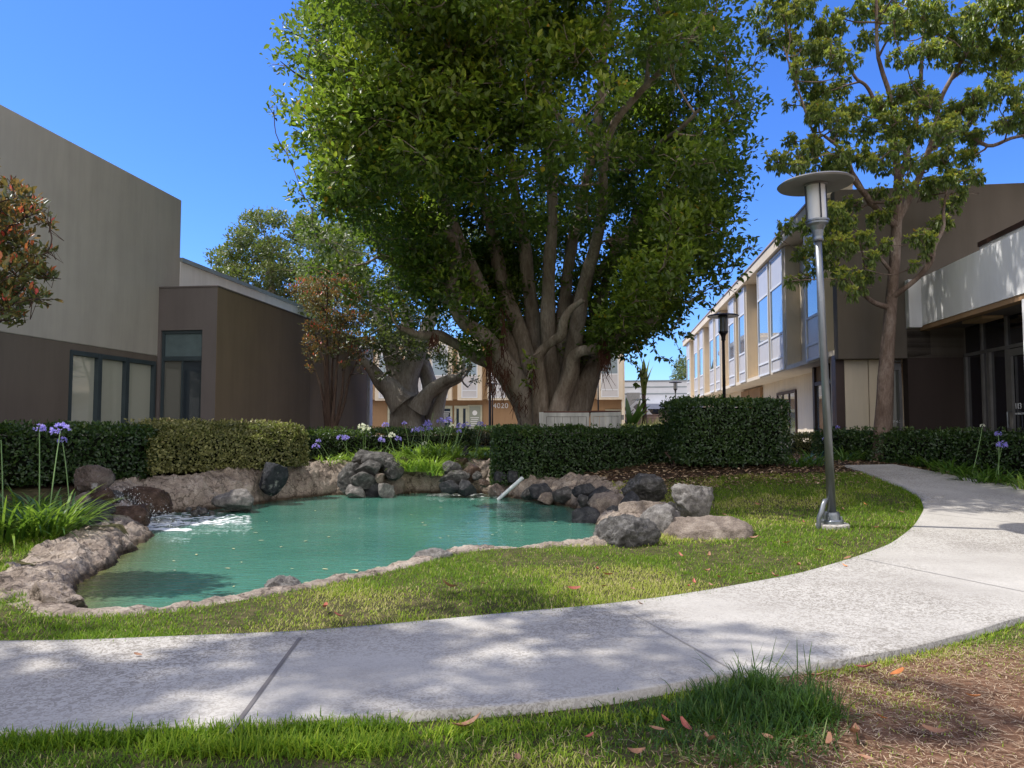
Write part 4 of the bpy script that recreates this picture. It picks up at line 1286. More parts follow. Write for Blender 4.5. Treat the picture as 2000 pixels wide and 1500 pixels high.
# ------------------------------------------------------------------ the big fig tree
D0 = 18.7
SH_ = -1.3
L_ = [
 [(1052, 850, 19.6, 74), (1030, 790, 19.5, 62), (1003, 735, 19.4, 56), (975, 690, 19.2, 50), (945, 655, 19.0, 42), (905, 630, 18.7, 36), (885, 595, 18.5, 30), (878, 560, 18.3, 26), (890, 520, 18.2, 22), (885, 470, 18, 18), (850, 430, 17.6, 14)],
 [(1045, 850, 20.4, 60), (1000, 760, 20.4, 44), (965, 715, 20.2, 38), (925, 695, 20, 32), (890, 672, 19.8, 28), (855, 655, 19.5, 22), (820, 655, 19, 16), (780, 640, 18.5, 10)],
 [(1060, 850, 20.2, 70), (1020, 740, 20.2, 56), (985, 660, 20.2, 50), (955, 610, 20.2, 46), (935, 560, 20.2, 40), (915, 510, 20.2, 34), (890, 450, 20.2, 28), (868, 400, 20, 24), (850, 340, 19.8, 20), (820, 280, 19.4, 16), (800, 200, 19, 12), (790, 120, 18.8, 9)],
 [(1070, 850, 19.8, 70), (1040, 740, 20, 54), (1015, 650, 20.2, 46), (985, 570, 20.4, 40), (970, 500, 20.6, 34), (955, 430, 20.8, 30), (930, 350, 20.8, 26), (915, 280, 20.8, 20), (900, 150, 20.8, 14), (890, 40, 20.8, 10)],
 [(1075, 850, 20.6, 70), (1055, 720, 20.6, 50), (1040, 620, 20.6, 42), (1030, 540, 20.6, 36), (1020, 450, 20.6, 32), (1000, 340, 20.4, 26), (985, 240, 20.4, 20), (975, 120, 20.4, 14), (960, 0, 20.2, 10)],
 [(1085, 850, 20, 66), (1075, 720, 20, 46), (1070, 620, 20, 40), (1072, 520, 20, 34), (1080, 430, 20, 28), (1075, 320, 19.8, 24), (1070, 200, 19.8, 18), (1080, 60, 19.6, 12), (1090, -60, 19.5, 9)],
 [(1092, 850, 20.4, 64), (1095, 720, 20.4, 44), (1100, 620, 20.4, 38), (1110, 520, 20.4, 32), (1130, 420, 20.6, 30), (1150, 330, 20.8, 26), (1170, 220, 21, 20), (1180, 100, 21, 14), (1190, -20, 21, 10)],
 [(1098, 850, 19.8, 62), (1110, 740, 19.8, 50), (1125, 650, 19.6, 44), (1140, 560, 19.2, 38), (1165, 470, 18.6, 32), (1178, 390, 17.8, 26), (1180, 300, 17, 20), (1200, 240, 16.6, 16), (1245, 185, 16.2, 13), (1290, 140, 15.8, 12), (1325, 110, 15.6, 11), (1350, 70, 15.4, 9), (1372, 25, 15.2, 6)],
 [(1105, 850, 20.6, 66), (1125, 750, 20.8, 48), (1150, 680, 21, 42), (1170, 600, 21.2, 38), (1200, 510, 21.4, 32), (1240, 430, 21.4, 26), (1280, 340, 21.4, 20), (1300, 240, 21.2, 14), (1320, 140, 21, 10)],
 [(1110, 850, 20, 84), (1130, 790, 20, 72), (1150, 740, 20, 56), (1165, 705, 20, 44), (1190, 665, 20, 34), (1230, 630, 19.6, 26), (1270, 600, 19.2, 20), (1320, 560, 18.8, 12)],
 [(1080, 850, 19.2, 60), (1095, 780, 19.0, 48), (1115, 730, 18.8, 40), (1118, 700, 18.6, 34), (1135, 685, 18.4, 28), (1165, 680, 18.2, 22), (1185, 665, 18, 18), (1225, 645, 17.6, 14), (1290, 620, 17, 8)],
 [(1058, 800, 19.2, 50), (1052, 740, 19.0, 42), (1050, 700, 18.8, 34), (1068, 675, 18.6, 27), (1095, 655, 18.3, 22), (1102, 625, 18.1, 18), (1115, 603, 18, 14), (1140, 585, 17.8, 9)],
 [(985, 700, 20.8, 38), (1005, 690, 21, 34), (950, 650, 21, 26), (985, 665, 21, 22)],
 [(1110, 600, 20.6, 36), (1180, 520, 20.8, 26), (1230, 460, 20.6, 20), (1280, 410, 20, 15), (1340, 360, 19.5, 10)],
 [(1180, 305, 17, 16), (1160, 275, 16.9, 13), (1135, 240, 16.8, 12), (1105, 235, 16.7, 11), (1080, 215, 16.6, 9), (1065, 195, 16.5, 7), (1058, 150, 16.4, 5)],
 [(1262, 172, 16.1, 11), (1267, 120, 16.0, 9), (1272, 80, 15.9, 6)],
 [(1240, 330, 17.8, 12), (1290, 280, 16.4, 10), (1330, 250, 15.6, 9), (1368, 212, 15.0, 7)],
 [(900, 330, 19, 16), (840, 240, 16.4, 12), (800, 218, 16.0, 11), (770, 200, 15.8, 9), (735, 180, 15.6, 7), (720, 160, 15.6, 5)],
 [(930, 400, 17.5, 14), (920, 300, 16.6, 11), (912, 230, 16.0, 9), (912, 170, 15.8, 7), (900, 130, 15.7, 4)],
 [(905, 520, 18.6, 20), (870, 500, 18.2, 16), (840, 495, 18.0, 12), (800, 480, 18, 8)],
 [(925, 580, 18.8, 30), (870, 580, 18.8, 24), (830, 540, 18.8, 20), (790, 520, 18.6, 16), (740, 500, 18.2, 12)],
 [(1200, 620, 19.6, 24), (1250, 590, 18, 17), (1290, 580, 17.6, 15), (1312, 560, 17.4, 12)],
 [(890, 470, 19.6, 22), (800, 400, 19, 16), (740, 340, 18.6, 12), (680, 280, 18.2, 9)],
 [(850, 350, 20.5, 18), (740, 240, 20.5, 14), (660, 180, 20, 10), (600, 120, 20, 8)],
 [(1190, 480, 21, 24), (1290, 400, 21, 18), (1370, 330, 20.6, 12), (1430, 260, 20.2, 8)],
]
fb = W(1075, 832, D0)
base = np.array([fb[0], fb[1], 0.62])
ficus = thing('fig_tree', 'huge multi-stemmed fig tree with glossy dark dense crown filling the middle of the picture', 'tree', base)
limbs = [px_limb(q, 40) for q in L_]
SH_ = 0.0
acc = Acc()
for k, (P, r) in enumerate(limbs):
    if k < 12:
        P = P.copy()
        P[0, 2] = min(P[0, 2], 0.4)
    acc.add(*tube(P, r, 18, 0.32))
# root flare
for k in range(9):
    a = k * 2 * math.pi / 9 + 0.3
    s = base + np.array([0.4 * math.cos(a), 0.4 * math.sin(a), 1.3])
    e = base + np.array([0.85 * math.cos(a), 0.8 * math.sin(a), -0.15])
    acc.add(*tube(spline([s, (s + e) / 2 + [0.08 * math.cos(a), 0.08 * math.sin(a), -0.15], e], 10), np.linspace(0.22, 0.26, 10), 12, 0.3))
acc.obj('trunk', bark_fig, ficus, base, smooth=True).location = (0, 0, 0)
zl = np.array([3.1, 4, 5, 6, 7, 9, 11, 13, 15, 16.5])
Lr_ = np.array([1.6, 2.6, 3.6, 4.6, 5.4, 6.15, 6.3, 6.1, 4.4, 2.2]) * 0.97
Lr_[:4] = [1.4, 2.0, 2.9, 4.2]
Rr_ = np.array([3.1, 4.4, 5.4, 5.9, 6.0, 6.1, 6.2, 6.0, 4.6, 2.2]) * 0.94
def crown_ok(x, y, z, r):
    if z < 8.5 and y < D0 and RS.random() < 0.10: return False
    if x > 1.8 and y < 17.2 and z > 8.3 and RS.random() < 0.8: return False
    px, py = 1000 + x / y * F, 832 - (z - H) / y * F
    rp = r / y * F * 0.75 + 26 * fbm(np.array([[py * 0.02, z * 0.9, x * 0.3 + 4]]), 2)[0] * 1.6
    if px - rp < np.interp(py, [0, 250, 350, 450, 560, 650, 720], [540, 535, 565, 600, 650, 730, 850]): return False
    if px + rp > np.interp(py, [0, 250, 380, 440, 500, 570, 640, 700], [1490, 1485, 1455, 1470, 1470, 1400, 1320, 1230]): return False
    if y < D0 + 0.5 and 860 < px < 1190 and 510 < py < 720: return RS.random() < 0.15
    if y < D0 and 830 < px < 1220 and 380 < py < 520: return RS.random() < 0.6
    if y < 17.0 and 1130 < px < 1400 and 20 < py < 290: return RS.random() < 0.5
    return True
cl = []
cxm = W(1010, 832, D0)[0]
while len(cl) < 1080:
    z = RS.uniform(3.1, 16.2)
    th = RS.uniform(0, 2 * math.pi)
    c, s = math.cos(th), math.sin(th)
    rx = np.interp(z, zl, Rr_ if c > 0 else Lr_) - 0.45
    ry = min(6.3, rx * 1.14)
    q = RS.random() ** 0.32
    front = s < -0.1
    if z > 11.5 and RS.random() < 0.35: continue
    if front and z < 5.6 and abs(c * q) < 0.5: continue
    if z < 4.3 and q < 0.55: continue
    # open windows in the middle of the crown where the limbs show
    if front and z < 9.5 and abs(c * q) < 0.58 and RS.random() < (0.62 if z < 6.8 else 0.42): continue
    if z > 4.5 and fbm(np.array([[rx * q * c, ry * q * s, z]]) * 0.55 + 3, 2)[0] < -0.16: continue
    bump_ = 1 + 0.05 * math.sin(3 * th + z) + 0.05 * math.sin(5 * th - 1.7 * z)
    q_ = (cxm + rx * q * c * bump_, D0 - 1.1 + ry * q * s * bump_, z, RS.uniform(0.36, 0.70))
    if crown_ok(*q_): cl.append(q_)
# traced outer sprays
for (a, b2, r_, d) in [(535, 215, 18, 18.5), (548, 120, 30, 18.8), (560, 60, 30, 19), (560, 300, 26, 19), (590, 380, 30, 19), (610, 440, 30, 19), (1480, 120, 30, 19.5), (1475, 200, 30, 19.5), (1470, 290, 26, 19.5),
                       (1455, 370, 30, 19.2), (1465, 480, 22, 18.6), (1430, 530, 30, 18.4), (1390, 560, 34, 18.2), (1340, 590, 36, 18), (1290, 620, 34, 17.8), (1250, 645, 28, 17.6), (1210, 660, 26, 17.6), (1180, 650, 26, 17.8),
                       (620, 520, 30, 18.6), (640, 470, 30, 18.6), (680, 520, 36, 18.5), (700, 570, 36, 18.5), (760, 600, 36, 18.6), (820, 620, 36, 19), (840, 570, 30, 19.4), (780, 560, 40, 19.5),
                       (905, 130, 45, 15.2), (915, 175, 36, 15.2), (870, 170, 30, 15.2), (1030, 700, 14, 18.2), (1034, 725, 12, 18.2), (1032, 748, 10, 18.2), (980, 640, 12, 19)]:
    d -= 1.3
    x, y, z = W(a, b2, d)
    cl.append((x, y, z, r_ / F * d))
while len(cl) < 1230:                       # limbs reaching out toward the pond
    x, y, z = RS.uniform(-3.6, 3.2), RS.uniform(11.4, 14.2), RS.uniform(6.6, 11.5)
    if abs(x) > 0.30 * y + 0.1: continue
    if (y - 14.4) ** 2 / 9.5 + (z - 9.2) ** 2 / 8 > 1: continue
    q_ = (x, y, z, RS.uniform(0.42, 0.7))
    if crown_ok(*q_): cl.append(q_)
while len(cl) < 1275:
    q_ = (RS.uniform(-3.8, -0.8), RS.uniform(12.4, 14.6), RS.uniform(5.6, 8.2), RS.uniform(0.42, 0.7))
    if crown_ok(*q_): cl.append(q_)
cl = np.array(cl)
acc = Acc()
nd, nr = limb_nodes(limbs, 3.2)
grow(acc, nd, nr, cl, 0.012, 0.09, twigs=2, nseg=7, sides=6)
# thin drooping twigs at the lower right
sp = []
for (a, b2, a2, b3) in [(1310, 650, 1345, 605), (1300, 640, 1330, 690), (1260, 660, 1290, 700), (1240, 670, 1262, 735), (1262, 720, 1240, 750), (1350, 590, 1385, 560), (1400, 560, 1440, 575), (1290, 700, 1318, 712), (1330, 655, 1352, 660), (1370, 590, 1390, 600), (1230, 700, 1262, 742)]:
    d = 16.3
    A, Bq = W(a, b2, d), W(a2, b3, d + 0.3)
    P = spline([A, (A + Bq) / 2 + [0, 0, 0.06], Bq], 6)
    acc.add(*tube(P, np.linspace(0.012, 0.004, 6), 4))
    sp.append(P)
acc.obj('branches', bark_fig, ficus, base, smooth=True).location = (0, 0, 0)
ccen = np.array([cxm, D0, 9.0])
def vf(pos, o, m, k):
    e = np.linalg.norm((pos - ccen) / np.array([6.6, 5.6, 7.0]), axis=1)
    v = 0.05 + 0.42 * RS.random(m) + 0.45 * np.clip(e - 0.55, 0, 0.6) + 0.20 * o[:, 2] + 0.24 * (_tab[k % 999] - 0.5)  # outer new growth paler; clump tops lightened as if lit from above
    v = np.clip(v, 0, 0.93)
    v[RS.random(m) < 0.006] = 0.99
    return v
acc = Acc()
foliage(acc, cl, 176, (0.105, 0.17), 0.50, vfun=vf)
for P in sp:
    n = 16
    k = RS.integers(0, 6, n)
    pos = P[k] + 0.04 * rnd(n)
    leaves(acc, pos, rnd(n) + [0, 0, -0.5], rnd(n), 0.09 + 0.06 * RS.random(n), 0.5, v=0.35 * RS.random(n))
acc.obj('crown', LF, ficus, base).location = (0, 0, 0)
def roots(a0, b0, a1, b1, d, n, spread):
    acc = Acc()
    d -= 1.3
    for k in range(n):
        s = W(a0 + (a1 - a0) * RS.random(), b0 + (b1 - b0) * RS.random(), d)
        ln = RS.uniform(0.3, 1.0) * spread
        P = np.array([s, s + [0.04 * RS.normal(), 0.03, -ln * 0.5], s + [0.08 * RS.normal(), 0.03 * RS.normal(), -ln]])
        acc.add(*tube(P, [0.010, 0.008, 0.003], 4))
    acc.obj('hanging_roots', roots_m, ficus, base)
roots(955, 700, 1000, 760, 18.7, 80, 0.5)
roots(978, 600, 988, 690, 18.6, 30, 0.6)
roots(1000, 765, 1030, 800, 18.9, 25, 0.3)
roots(1170, 660, 1190, 690, 17.9, 50, 0.9)
roots(950, 660, 960, 720, 18.8, 40, 0.9)
roots(840, 650, 856, 665, 18.5, 40, 0.4)
roots(1030, 700, 1046, 760, 18.6, 25, 0.5)

# ------------------------------------------------------------------ second fig tree behind
def tree(name, label, base, limbs, cl, bark, leafm, nleaf, Lr, wr=0.5, vfun=None, droop=0.0, upw=0.35, zmin=1.5, rend=0.012, twigs=2, jit=0.25, squash=0.75, group=None):
    r = thing(name, label, 'tree', base, 0, group)
    acc = Acc()
    for P, rr in limbs: acc.add(*tube(P, rr, 14, jit))
    acc.obj('trunk', bark, r, base, smooth=True).location = (0, 0, 0)
    acc = Acc()
    nd, nr = limb_nodes(limbs, zmin)
    grow(acc, nd, nr, cl, rend, 0.06, twigs=twigs)
    acc.obj('branches', bark, r, base, smooth=True).location = (0, 0, 0)
    acc = Acc()
    foliage(acc, cl, nleaf, Lr, wr, vfun=vfun, droop=droop, upw=upw, squash=squash)
    acc.obj('crown', leafm, r, base).location = (0, 0, 0)
    return r
def ell_clumps(n, c, R, rr, zf=1.0, lo=0.4):
    o = rnd(n)
    q = (lo + (1 - lo) * RS.random(n))[:, None]
    P = np.array(c) + o * q * np.array(R)
    return np.hstack([P, RS.uniform(rr[0], rr[1], (n, 1))])
d = 27
lm = [px_limb(q, 24) for q in [
    [(796, 862, d, 78), (794, 800, d, 60), (790, 760, d, 52), (798, 730, d, 44), (815, 690, d, 34), (835, 640, d, 26), (850, 580, d, 16)],
    [(790, 790, d - .3, 60), (765, 760, d - .3, 44), (745, 745, d - .5, 32), (725, 720, d - .8, 22), (705, 700, d - 1, 14)],
    [(790, 760, d, 50), (775, 720, d, 38), (762, 690, d, 30), (752, 650, d, 24), (740, 620, d, 18), (720, 560, d, 12)],
    [(850, 850, d + .4, 42), (845, 790, d + .4, 34), (836, 740, d + .4, 30), (815, 690, d + .4, 32), (800, 660, d + .4, 30), (790, 600, d + .4, 18)],
    [(815, 800, d - .4, 44), (835, 770, d - .5, 30), (855, 755, d - .6, 26), (875, 742, d - .8, 20), (900, 735, d - 1, 15), (920, 715, d - 1.2, 9)],
    [(845, 840, d - .2, 30), (858, 790, d - .3, 22), (870, 755, d - .4, 18), (900, 738, d - .5, 14), (905, 705, d - .6, 8)],
    [(780, 740, d, 40), (765, 705, d, 26), (775, 660, d + .4, 20), (790, 640, d + .4, 12)]]]
cl2 = []
for k in range(120):
    a = RS.uniform(590, 930); b2 = RS.uniform(430, 690)
    if b2 > 640 and RS.random() < 0.5: continue
    x, y, z = W(a, b2, RS.uniform(23.5, 30.5)); cl2.append((x, y, z, RS.uniform(0.5, 0.9)))
for a, b2, r_ in [(740, 700, 22), (760, 720, 18), (870, 690, 26), (900, 680, 24), (920, 700, 22), (905, 720, 20), (930, 660, 26), (850, 690, 20), (940, 630, 30), (735, 660, 30), (780, 700, 14), (880, 720, 18), (745, 735, 12), (870, 705, 20), (925, 740, 12)]:
    x, y, z = W(a, b2, 26 + RS.normal()); cl2.append((x, y, z, r_ / F * 26))
bx = W(805, 832, d)
tree('fig_tree', 'pale grey stout-trunked fig tree standing behind the agapanthus, in front of the tan building', (bx[0], bx[1], 0.6), lm, np.array(cl2), bark_pale, LF2, 190, (0.11, 0.17), vfun=lambda p_, o, m, k: np.clip(0.45 * RS.random(m) + 0.3 + 0.3 * o[:, 2], 0, 1), zmin=3)
# olive-toned tree far left
d = 36
bx = W(560, 832, d)
lm = [px_limb([(560, 850, d, 40), (555, 760, d, 30), (540, 660, d, 22), (530, 560, d, 14), (520, 480, d, 8)], 16), px_limb([(558, 780, d, 26), (600, 680, d, 20), (630, 580, d, 14), (640, 500, d, 8)], 14)]
cc = []
for a, b2, r_ in [(430, 500, 22), (455, 490, 26), (445, 525, 24), (480, 470, 30), (510, 440, 28), (540, 425, 24), (500, 500, 34), (470, 530, 30), (540, 480, 36), (580, 450, 34), (600, 430, 26), (620, 480, 36), (520, 540, 36), (560, 530, 36), (570, 580, 30), (610, 540, 36), (640, 560, 36), (425, 545, 20), (660, 500, 40), (690, 540, 40), (680, 460, 40), (600, 590, 30), (540, 575, 24), (460, 560, 18), (500, 575, 20)]:
    for k in range(3):
        x, y, z = W(a + RS.normal() * 8, b2 + RS.normal() * 6, d + RS.normal() * 2.0); cc.append((x, y, z, r_ / F * d * 0.85))
tree('tree', 'olive-green broadleaf tree rising behind the white parapet of the left building', (bx[0], bx[1], 0.6), lm, np.array(cc), bark_fig, LF2, 300, (0.13, 0.2), vfun=lambda p_, o, m, k: np.clip(0.5 * RS.random(m) + 0.3 + 0.25 * o[:, 2], 0, 1), zmin=4)
# far feathery tree right of centre
d = 95
bx = W(1335, 832, d)
lm = [px_limb([(1336, 840, d, 5), (1335, 780, d, 4), (1332, 740, d, 2.5), (1328, 715, d, 1.5)], 10), px_limb([(1338, 800, d, 4), (1352, 740, d, 2.5), (1370, 690, d, 1.5)], 10)]
cc = []
for k in range(60):
    a = RS.uniform(1312, 1420); b2 = RS.uniform(690, 765)
    if (1330 - a) > 0 and b2 < 738 - (a - 1312) * 1.2: continue
    x, y, z = W(a, b2, d + RS.normal() * 2); cc.append((x, y, z, RS.uniform(0.5, 0.9)))
for a, b2 in [(1320, 715), (1327, 705), (1322, 728), (1316, 740), (1333, 700), (1338, 712), (1330, 722), (1342, 730), (1325, 742)]:
    x, y, z = W(a, b2, d); cc.append((x, y, z, 0.55))
tree('tree', 'feathery yellow-green tree far off behind the white building', (bx[0], bx[1], 0.6), lm, np.array(cc), bark_thin, LW, 110, (0.22, 0.34), 0.35, zmin=6, rend=0.03, twigs=1)

# ------------------------------------------------------------------ flowering gum on the right
d = 15.6
lm = [px_limb(q, 30) for q in [
    [(1722, 905, d, 37), (1724, 850, d, 33), (1730, 740, d, 28), (1737, 640, d, 24), (1745, 540, d, 21), (1750, 470, d, 19), (1752, 420, d, 20), (1755, 350, d - .2, 17), (1748, 290, d - .3, 14), (1742, 200, d - .5, 10), (1715, 110, d - .6, 8), (1712, 20, d - .7, 6), (1710, -60, d - .8, 4)],
    [(1735, 585, d, 13), (1765, 565, d - .2, 11), (1795, 540, d - .3, 10), (1818, 510, d - .4, 11), (1825, 480, d - .5, 9), (1842, 445, d - .6, 8), (1843, 410, d - .7, 6), (1850, 370, d - .8, 4)],
    [(1812, 485, d - .4, 8), (1816, 460, d - .5, 6), (1810, 445, d - .5, 5)],
    [(1734, 600, d, 12), (1705, 590, d - .3, 9), (1675, 565, d - .6, 7), (1650, 545, d - .8, 5)],
    [(1750, 440, d, 15), (1715, 410, d - .4, 12), (1690, 380, d - .7, 11), (1668, 350, d - .9, 11), (1650, 300, d - 1.2, 8), (1610, 265, d - 1.4, 6)],
    [(1752, 430, d, 18), (1785, 370, d - .1, 14), (1805, 320, d - .2, 12), (1825, 260, d - .3, 11), (1835, 200, d - .4, 9), (1860, 150, d - .5, 8), (1885, 110, d - .6, 7), (1930, 70, d - .7, 5), (1960, 30, d - .8, 3)],
    [(1755, 360, d, 12), (1775, 290, d + .1, 10), (1795, 200, d + .2, 9), (1800, 120, d + .2, 7), (1805, 40, d + .3, 5)],
    [(1748, 300, d, 10), (1700, 180, d - .5, 7), (1670, 150, d - .7, 6), (1640, 90, d - 1, 4)],
    [(1700, 400, d - .3, 9), (1660, 330, d - 1, 7), (1600, 280, d - 1.5, 5), (1560, 180, d - 1.9, 4), (1530, 90, d - 2, 3)],
    [(1820, 290, d, 10), (1880, 260, d - .6, 8), (1930, 285, d - .9, 7), (1975, 270, d - 1.1, 6), (2030, 255, d - 1.3, 5), (2120, 200, d - 1.6, 4)],
    [(1740, 530, d, 8), (1715, 500, d - .2, 6), (1700, 490, d - .3, 4)]]]
gc = [(1500, 30, 45), (1560, 20, 45), (1620, 50, 45), (1690, 20, 38), (1745, 30, 32), (1800, 30, 45), (1860, 60, 50), (1930, 40, 55), (1990, 30, 55), (1490, 80, 26), (1530, 90, 36), (1590, 100, 42), (1650, 120, 38),
      (1580, 165, 38), (1620, 185, 38), (1560, 130, 32), (1690, 80, 26), (1765, 110, 34), (1830, 105, 36), (1890, 120, 42), (1950, 110, 46), (2000, 110, 46), (1600, 225, 36), (1650, 225, 34), (1700, 205, 36), (1760, 185, 26), (1815, 205, 30),
      (1865, 225, 40), (1915, 195, 40), (1965, 185, 36), (2015, 190, 40), (1545, 275, 22), (1585, 290, 36), (1640, 262, 28), (1690, 258, 32), (1740, 245, 36), (1790, 258, 40), (1850, 258, 36), (1905, 265, 26), (1560, 322, 26), (1600, 330, 30), (1528, 330, 14),
      (1640, 318, 22), (1690, 312, 26), (1725, 330, 22), (1780, 322, 26), (1840, 312, 32), (1890, 310, 30), (1905, 345, 22), (1865, 350, 32), (1820, 360, 26), (1765, 365, 22), (1540, 205, 14), (1970, 240, 26), (2000, 220, 30),
      (1630, 420, 36), (1665, 398, 22), (1585, 440, 30), (1640, 480, 40), (1605, 515, 34), (1563, 495, 22), (1680, 470, 32), (1712, 430, 30), (1695, 535, 24), (1725, 480, 22), (1545, 550, 16), (1800, 465, 30), (1832, 440, 26), (1858, 400, 26), (1785, 520, 15), (1805, 495, 18),
      (1535, 440, 20), (1520, 465, 12), (1570, 545, 18), (1655, 545, 30), (1680, 560, 22), (1600, 470, 30), (1640, 440, 30), (1705, 505, 22), (1880, 380, 20), (1745, 395, 18)]
cg = []
for a, b2, r_ in gc:
    dd = d - 0.6 + RS.uniform(-1.5, 0.7) - (0.45 if a > 1740 and b2 < 390 else 0)
    x, y, z = W(a, b2, dd)
    cg.append((x, y, z, r_ / F * dd * 0.95))
    if r_ > 24:
        dd += RS.uniform(-0.8, 0.8)
        x, y, z = W(a + RS.normal() * r_ * 0.7, b2 + RS.normal() * r_ * 0.5, dd)
        cg.append((x, y, z, r_ / F * dd * 0.6))
for k in range(34):
    a = RS.uniform(1480, 2250); b2 = RS.uniform(-320, 0) if a < 2020 else RS.uniform(-300, 330)
    dd = d + RS.uniform(-2.5, 1.5); x, y, z = W(a, b2, dd)
    cg.append((x, y, z, RS.uniform(0.35, 0.6)))
for k in range(60):
    a, b2 = RS.uniform(1500, 2010), RS.uniform(-10, 385)
    if 1610 < a < 1680 and 130 < b2 < 200: continue
    if b2 > 330 and (a > 1905 or a < 1560): continue
    if a < 1560 and b2 > 120 and RS.random() < 0.6: continue
    if a > 1925 and b2 > 265: continue
    dd = d - 0.5 + RS.uniform(-1.8, 1.0); x, y, z = W(a, b2, dd)
    cg.append((x, y, z, RS.uniform(0.16, 0.30)))
cg = np.array(cg)
bx = W(1722, 905, d)
gbase = np.array([bx[0], bx[1], gz1(bx[0], bx[1])])
gum = thing('gum_tree', 'open-crowned tree with peeling reddish bark and drooping leaves beside the right path', 'tree', gbase)
acc = Acc()
for P, rr in lm: acc.add(*tube(P, rr, 14, 0.22))
acc.obj('trunk', bark_gum, gum, gbase, smooth=True).location = (0, 0, 0)
acc = Acc()
nd, nr = limb_nodes(lm, 3.0)
grow(acc, nd, nr, cg, 0.009, 0.045, twigs=3)
acc.obj('branches', bark_gum, gum, gbase, smooth=True).location = (0, 0, 0)
acc = Acc()
for c in cg:
    R = c[3]
    nt_ = max(6, int(50 * (R / 0.36) ** 2))
    o = rnd(nt_)
    tc = c[:3] + o * (R * (0.4 + 0.6 * RS.random(nt_)))[:, None] * [1, 1, 0.7]
    m = 8
    k = np.repeat(np.arange(nt_), m)
    az = RS.random(nt_ * m) * 2 * math.pi
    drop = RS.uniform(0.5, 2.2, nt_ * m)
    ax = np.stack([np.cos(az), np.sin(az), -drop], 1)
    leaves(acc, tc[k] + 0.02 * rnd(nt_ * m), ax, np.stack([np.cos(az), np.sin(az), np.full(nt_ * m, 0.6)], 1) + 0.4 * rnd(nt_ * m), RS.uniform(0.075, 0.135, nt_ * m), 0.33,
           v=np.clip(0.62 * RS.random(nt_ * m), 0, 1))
    top = o[:, 2] > -0.35
    tk = np.where(top)[0]
    if len(tk):
        m = 9
        k = np.repeat(tk, m)
        az = RS.random(len(k)) * 2 * math.pi
        ax = np.stack([np.cos(az), np.sin(az), RS.uniform(0.3, 1.6, len(k))], 1)
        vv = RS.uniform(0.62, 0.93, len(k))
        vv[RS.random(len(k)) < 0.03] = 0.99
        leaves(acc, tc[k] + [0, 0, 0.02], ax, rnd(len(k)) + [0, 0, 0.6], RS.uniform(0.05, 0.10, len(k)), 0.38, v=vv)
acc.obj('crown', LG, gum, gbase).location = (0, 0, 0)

# ------------------------------------------------------------------ red-tipped photinias
def photinia(label, base, stems, cl, nleaf, Lr, group=None):
    return tree('photinia_tree', label, base, stems, cl, bark_thin, LP, nleaf, Lr, 0.42,
                vfun=lambda p_, o, m, k: np.clip(0.50 * RS.random(m) + 0.62 * np.clip(o[:, 2], 0, 1) * RS.random(m) ** 0.8 + 0.12 * (_tab[k] - 0.5), 0, 1), zmin=1.9, rend=0.006, jit=0.1, upw=0.7, twigs=3)
d = 19
st_ = [px_limb(q, 16) for q in [
    [(640, 850, d, 9), (636, 760, d, 6), (632, 700, d, 4), (610, 640, d, 3)], [(643, 850, d, 10), (640, 740, d, 7), (638, 640, d, 5), (640, 560, d, 2)],
    [(647, 850, d, 9), (655, 760, d, 6), (660, 690, d, 4), (670, 600, d, 2)], [(650, 850, d, 8), (668, 770, d, 5), (672, 720, d, 4), (690, 660, d, 2)],
    [(645, 850, d + .2, 8), (648, 760, d + .2, 6), (650, 700, d + .2, 4), (660, 620, d, 2)], [(653, 840, d, 7), (672, 790, d, 5), (682, 740, d, 4), (700, 700, d, 3), (705, 680, d, 2)],
    [(638, 840, d, 7), (628, 760, d, 5), (612, 715, d, 3), (600, 690, d, 2)]]]
cc = []
for a, b2, r_ in [(575, 572, 14), (590, 560, 18), (610, 555, 20), (640, 548, 18), (665, 550, 18), (685, 568, 16), (700, 590, 14), (600, 585, 22), (630, 580, 24), (660, 585, 24), (690, 610, 20), (615, 610, 22), (645, 615, 24), (675, 625, 22), (705, 630, 14), (600, 640, 16), (625, 645, 20),
                  (655, 650, 20), (690, 655, 18), (715, 665, 12), (605, 670, 16), (630, 675, 16), (660, 675, 14), (690, 690, 16), (710, 695, 14), (600, 690, 12), (650, 695, 12), (615, 700, 12), (675, 705, 10), (705, 715, 8), (600, 722, 8)]:
    for k in range(2):
        x, y, z = W(a + RS.normal() * 5, b2 + RS.normal() * 5, d + RS.uniform(-0.7, 0.7)); cc.append((x, y, z, r_ / F * d))
bx = W(645, 850, d)
photinia('slender multi-stemmed photinia with red-tipped leaves in front of the grey wing wall', (bx[0], bx[1], 0.62), st_, np.array(cc), 84, (0.055, 0.09))
d = 7.4
bx = W(-120, 900, d)
st_ = [px_limb(q, 16) for q in [[(-120, 1100, d, 26), (-110, 850, d, 20), (-90, 650, d, 14), (-40, 520, d, 8), (20, 440, d, 4)], [(-115, 900, d, 14), (-70, 700, d, 10), (0, 590, d, 6), (40, 560, d, 4)],
                                [(-118, 900, d, 14), (-160, 650, d, 10), (-180, 450, d, 6), (-170, 300, d, 3)]]]
cc = []
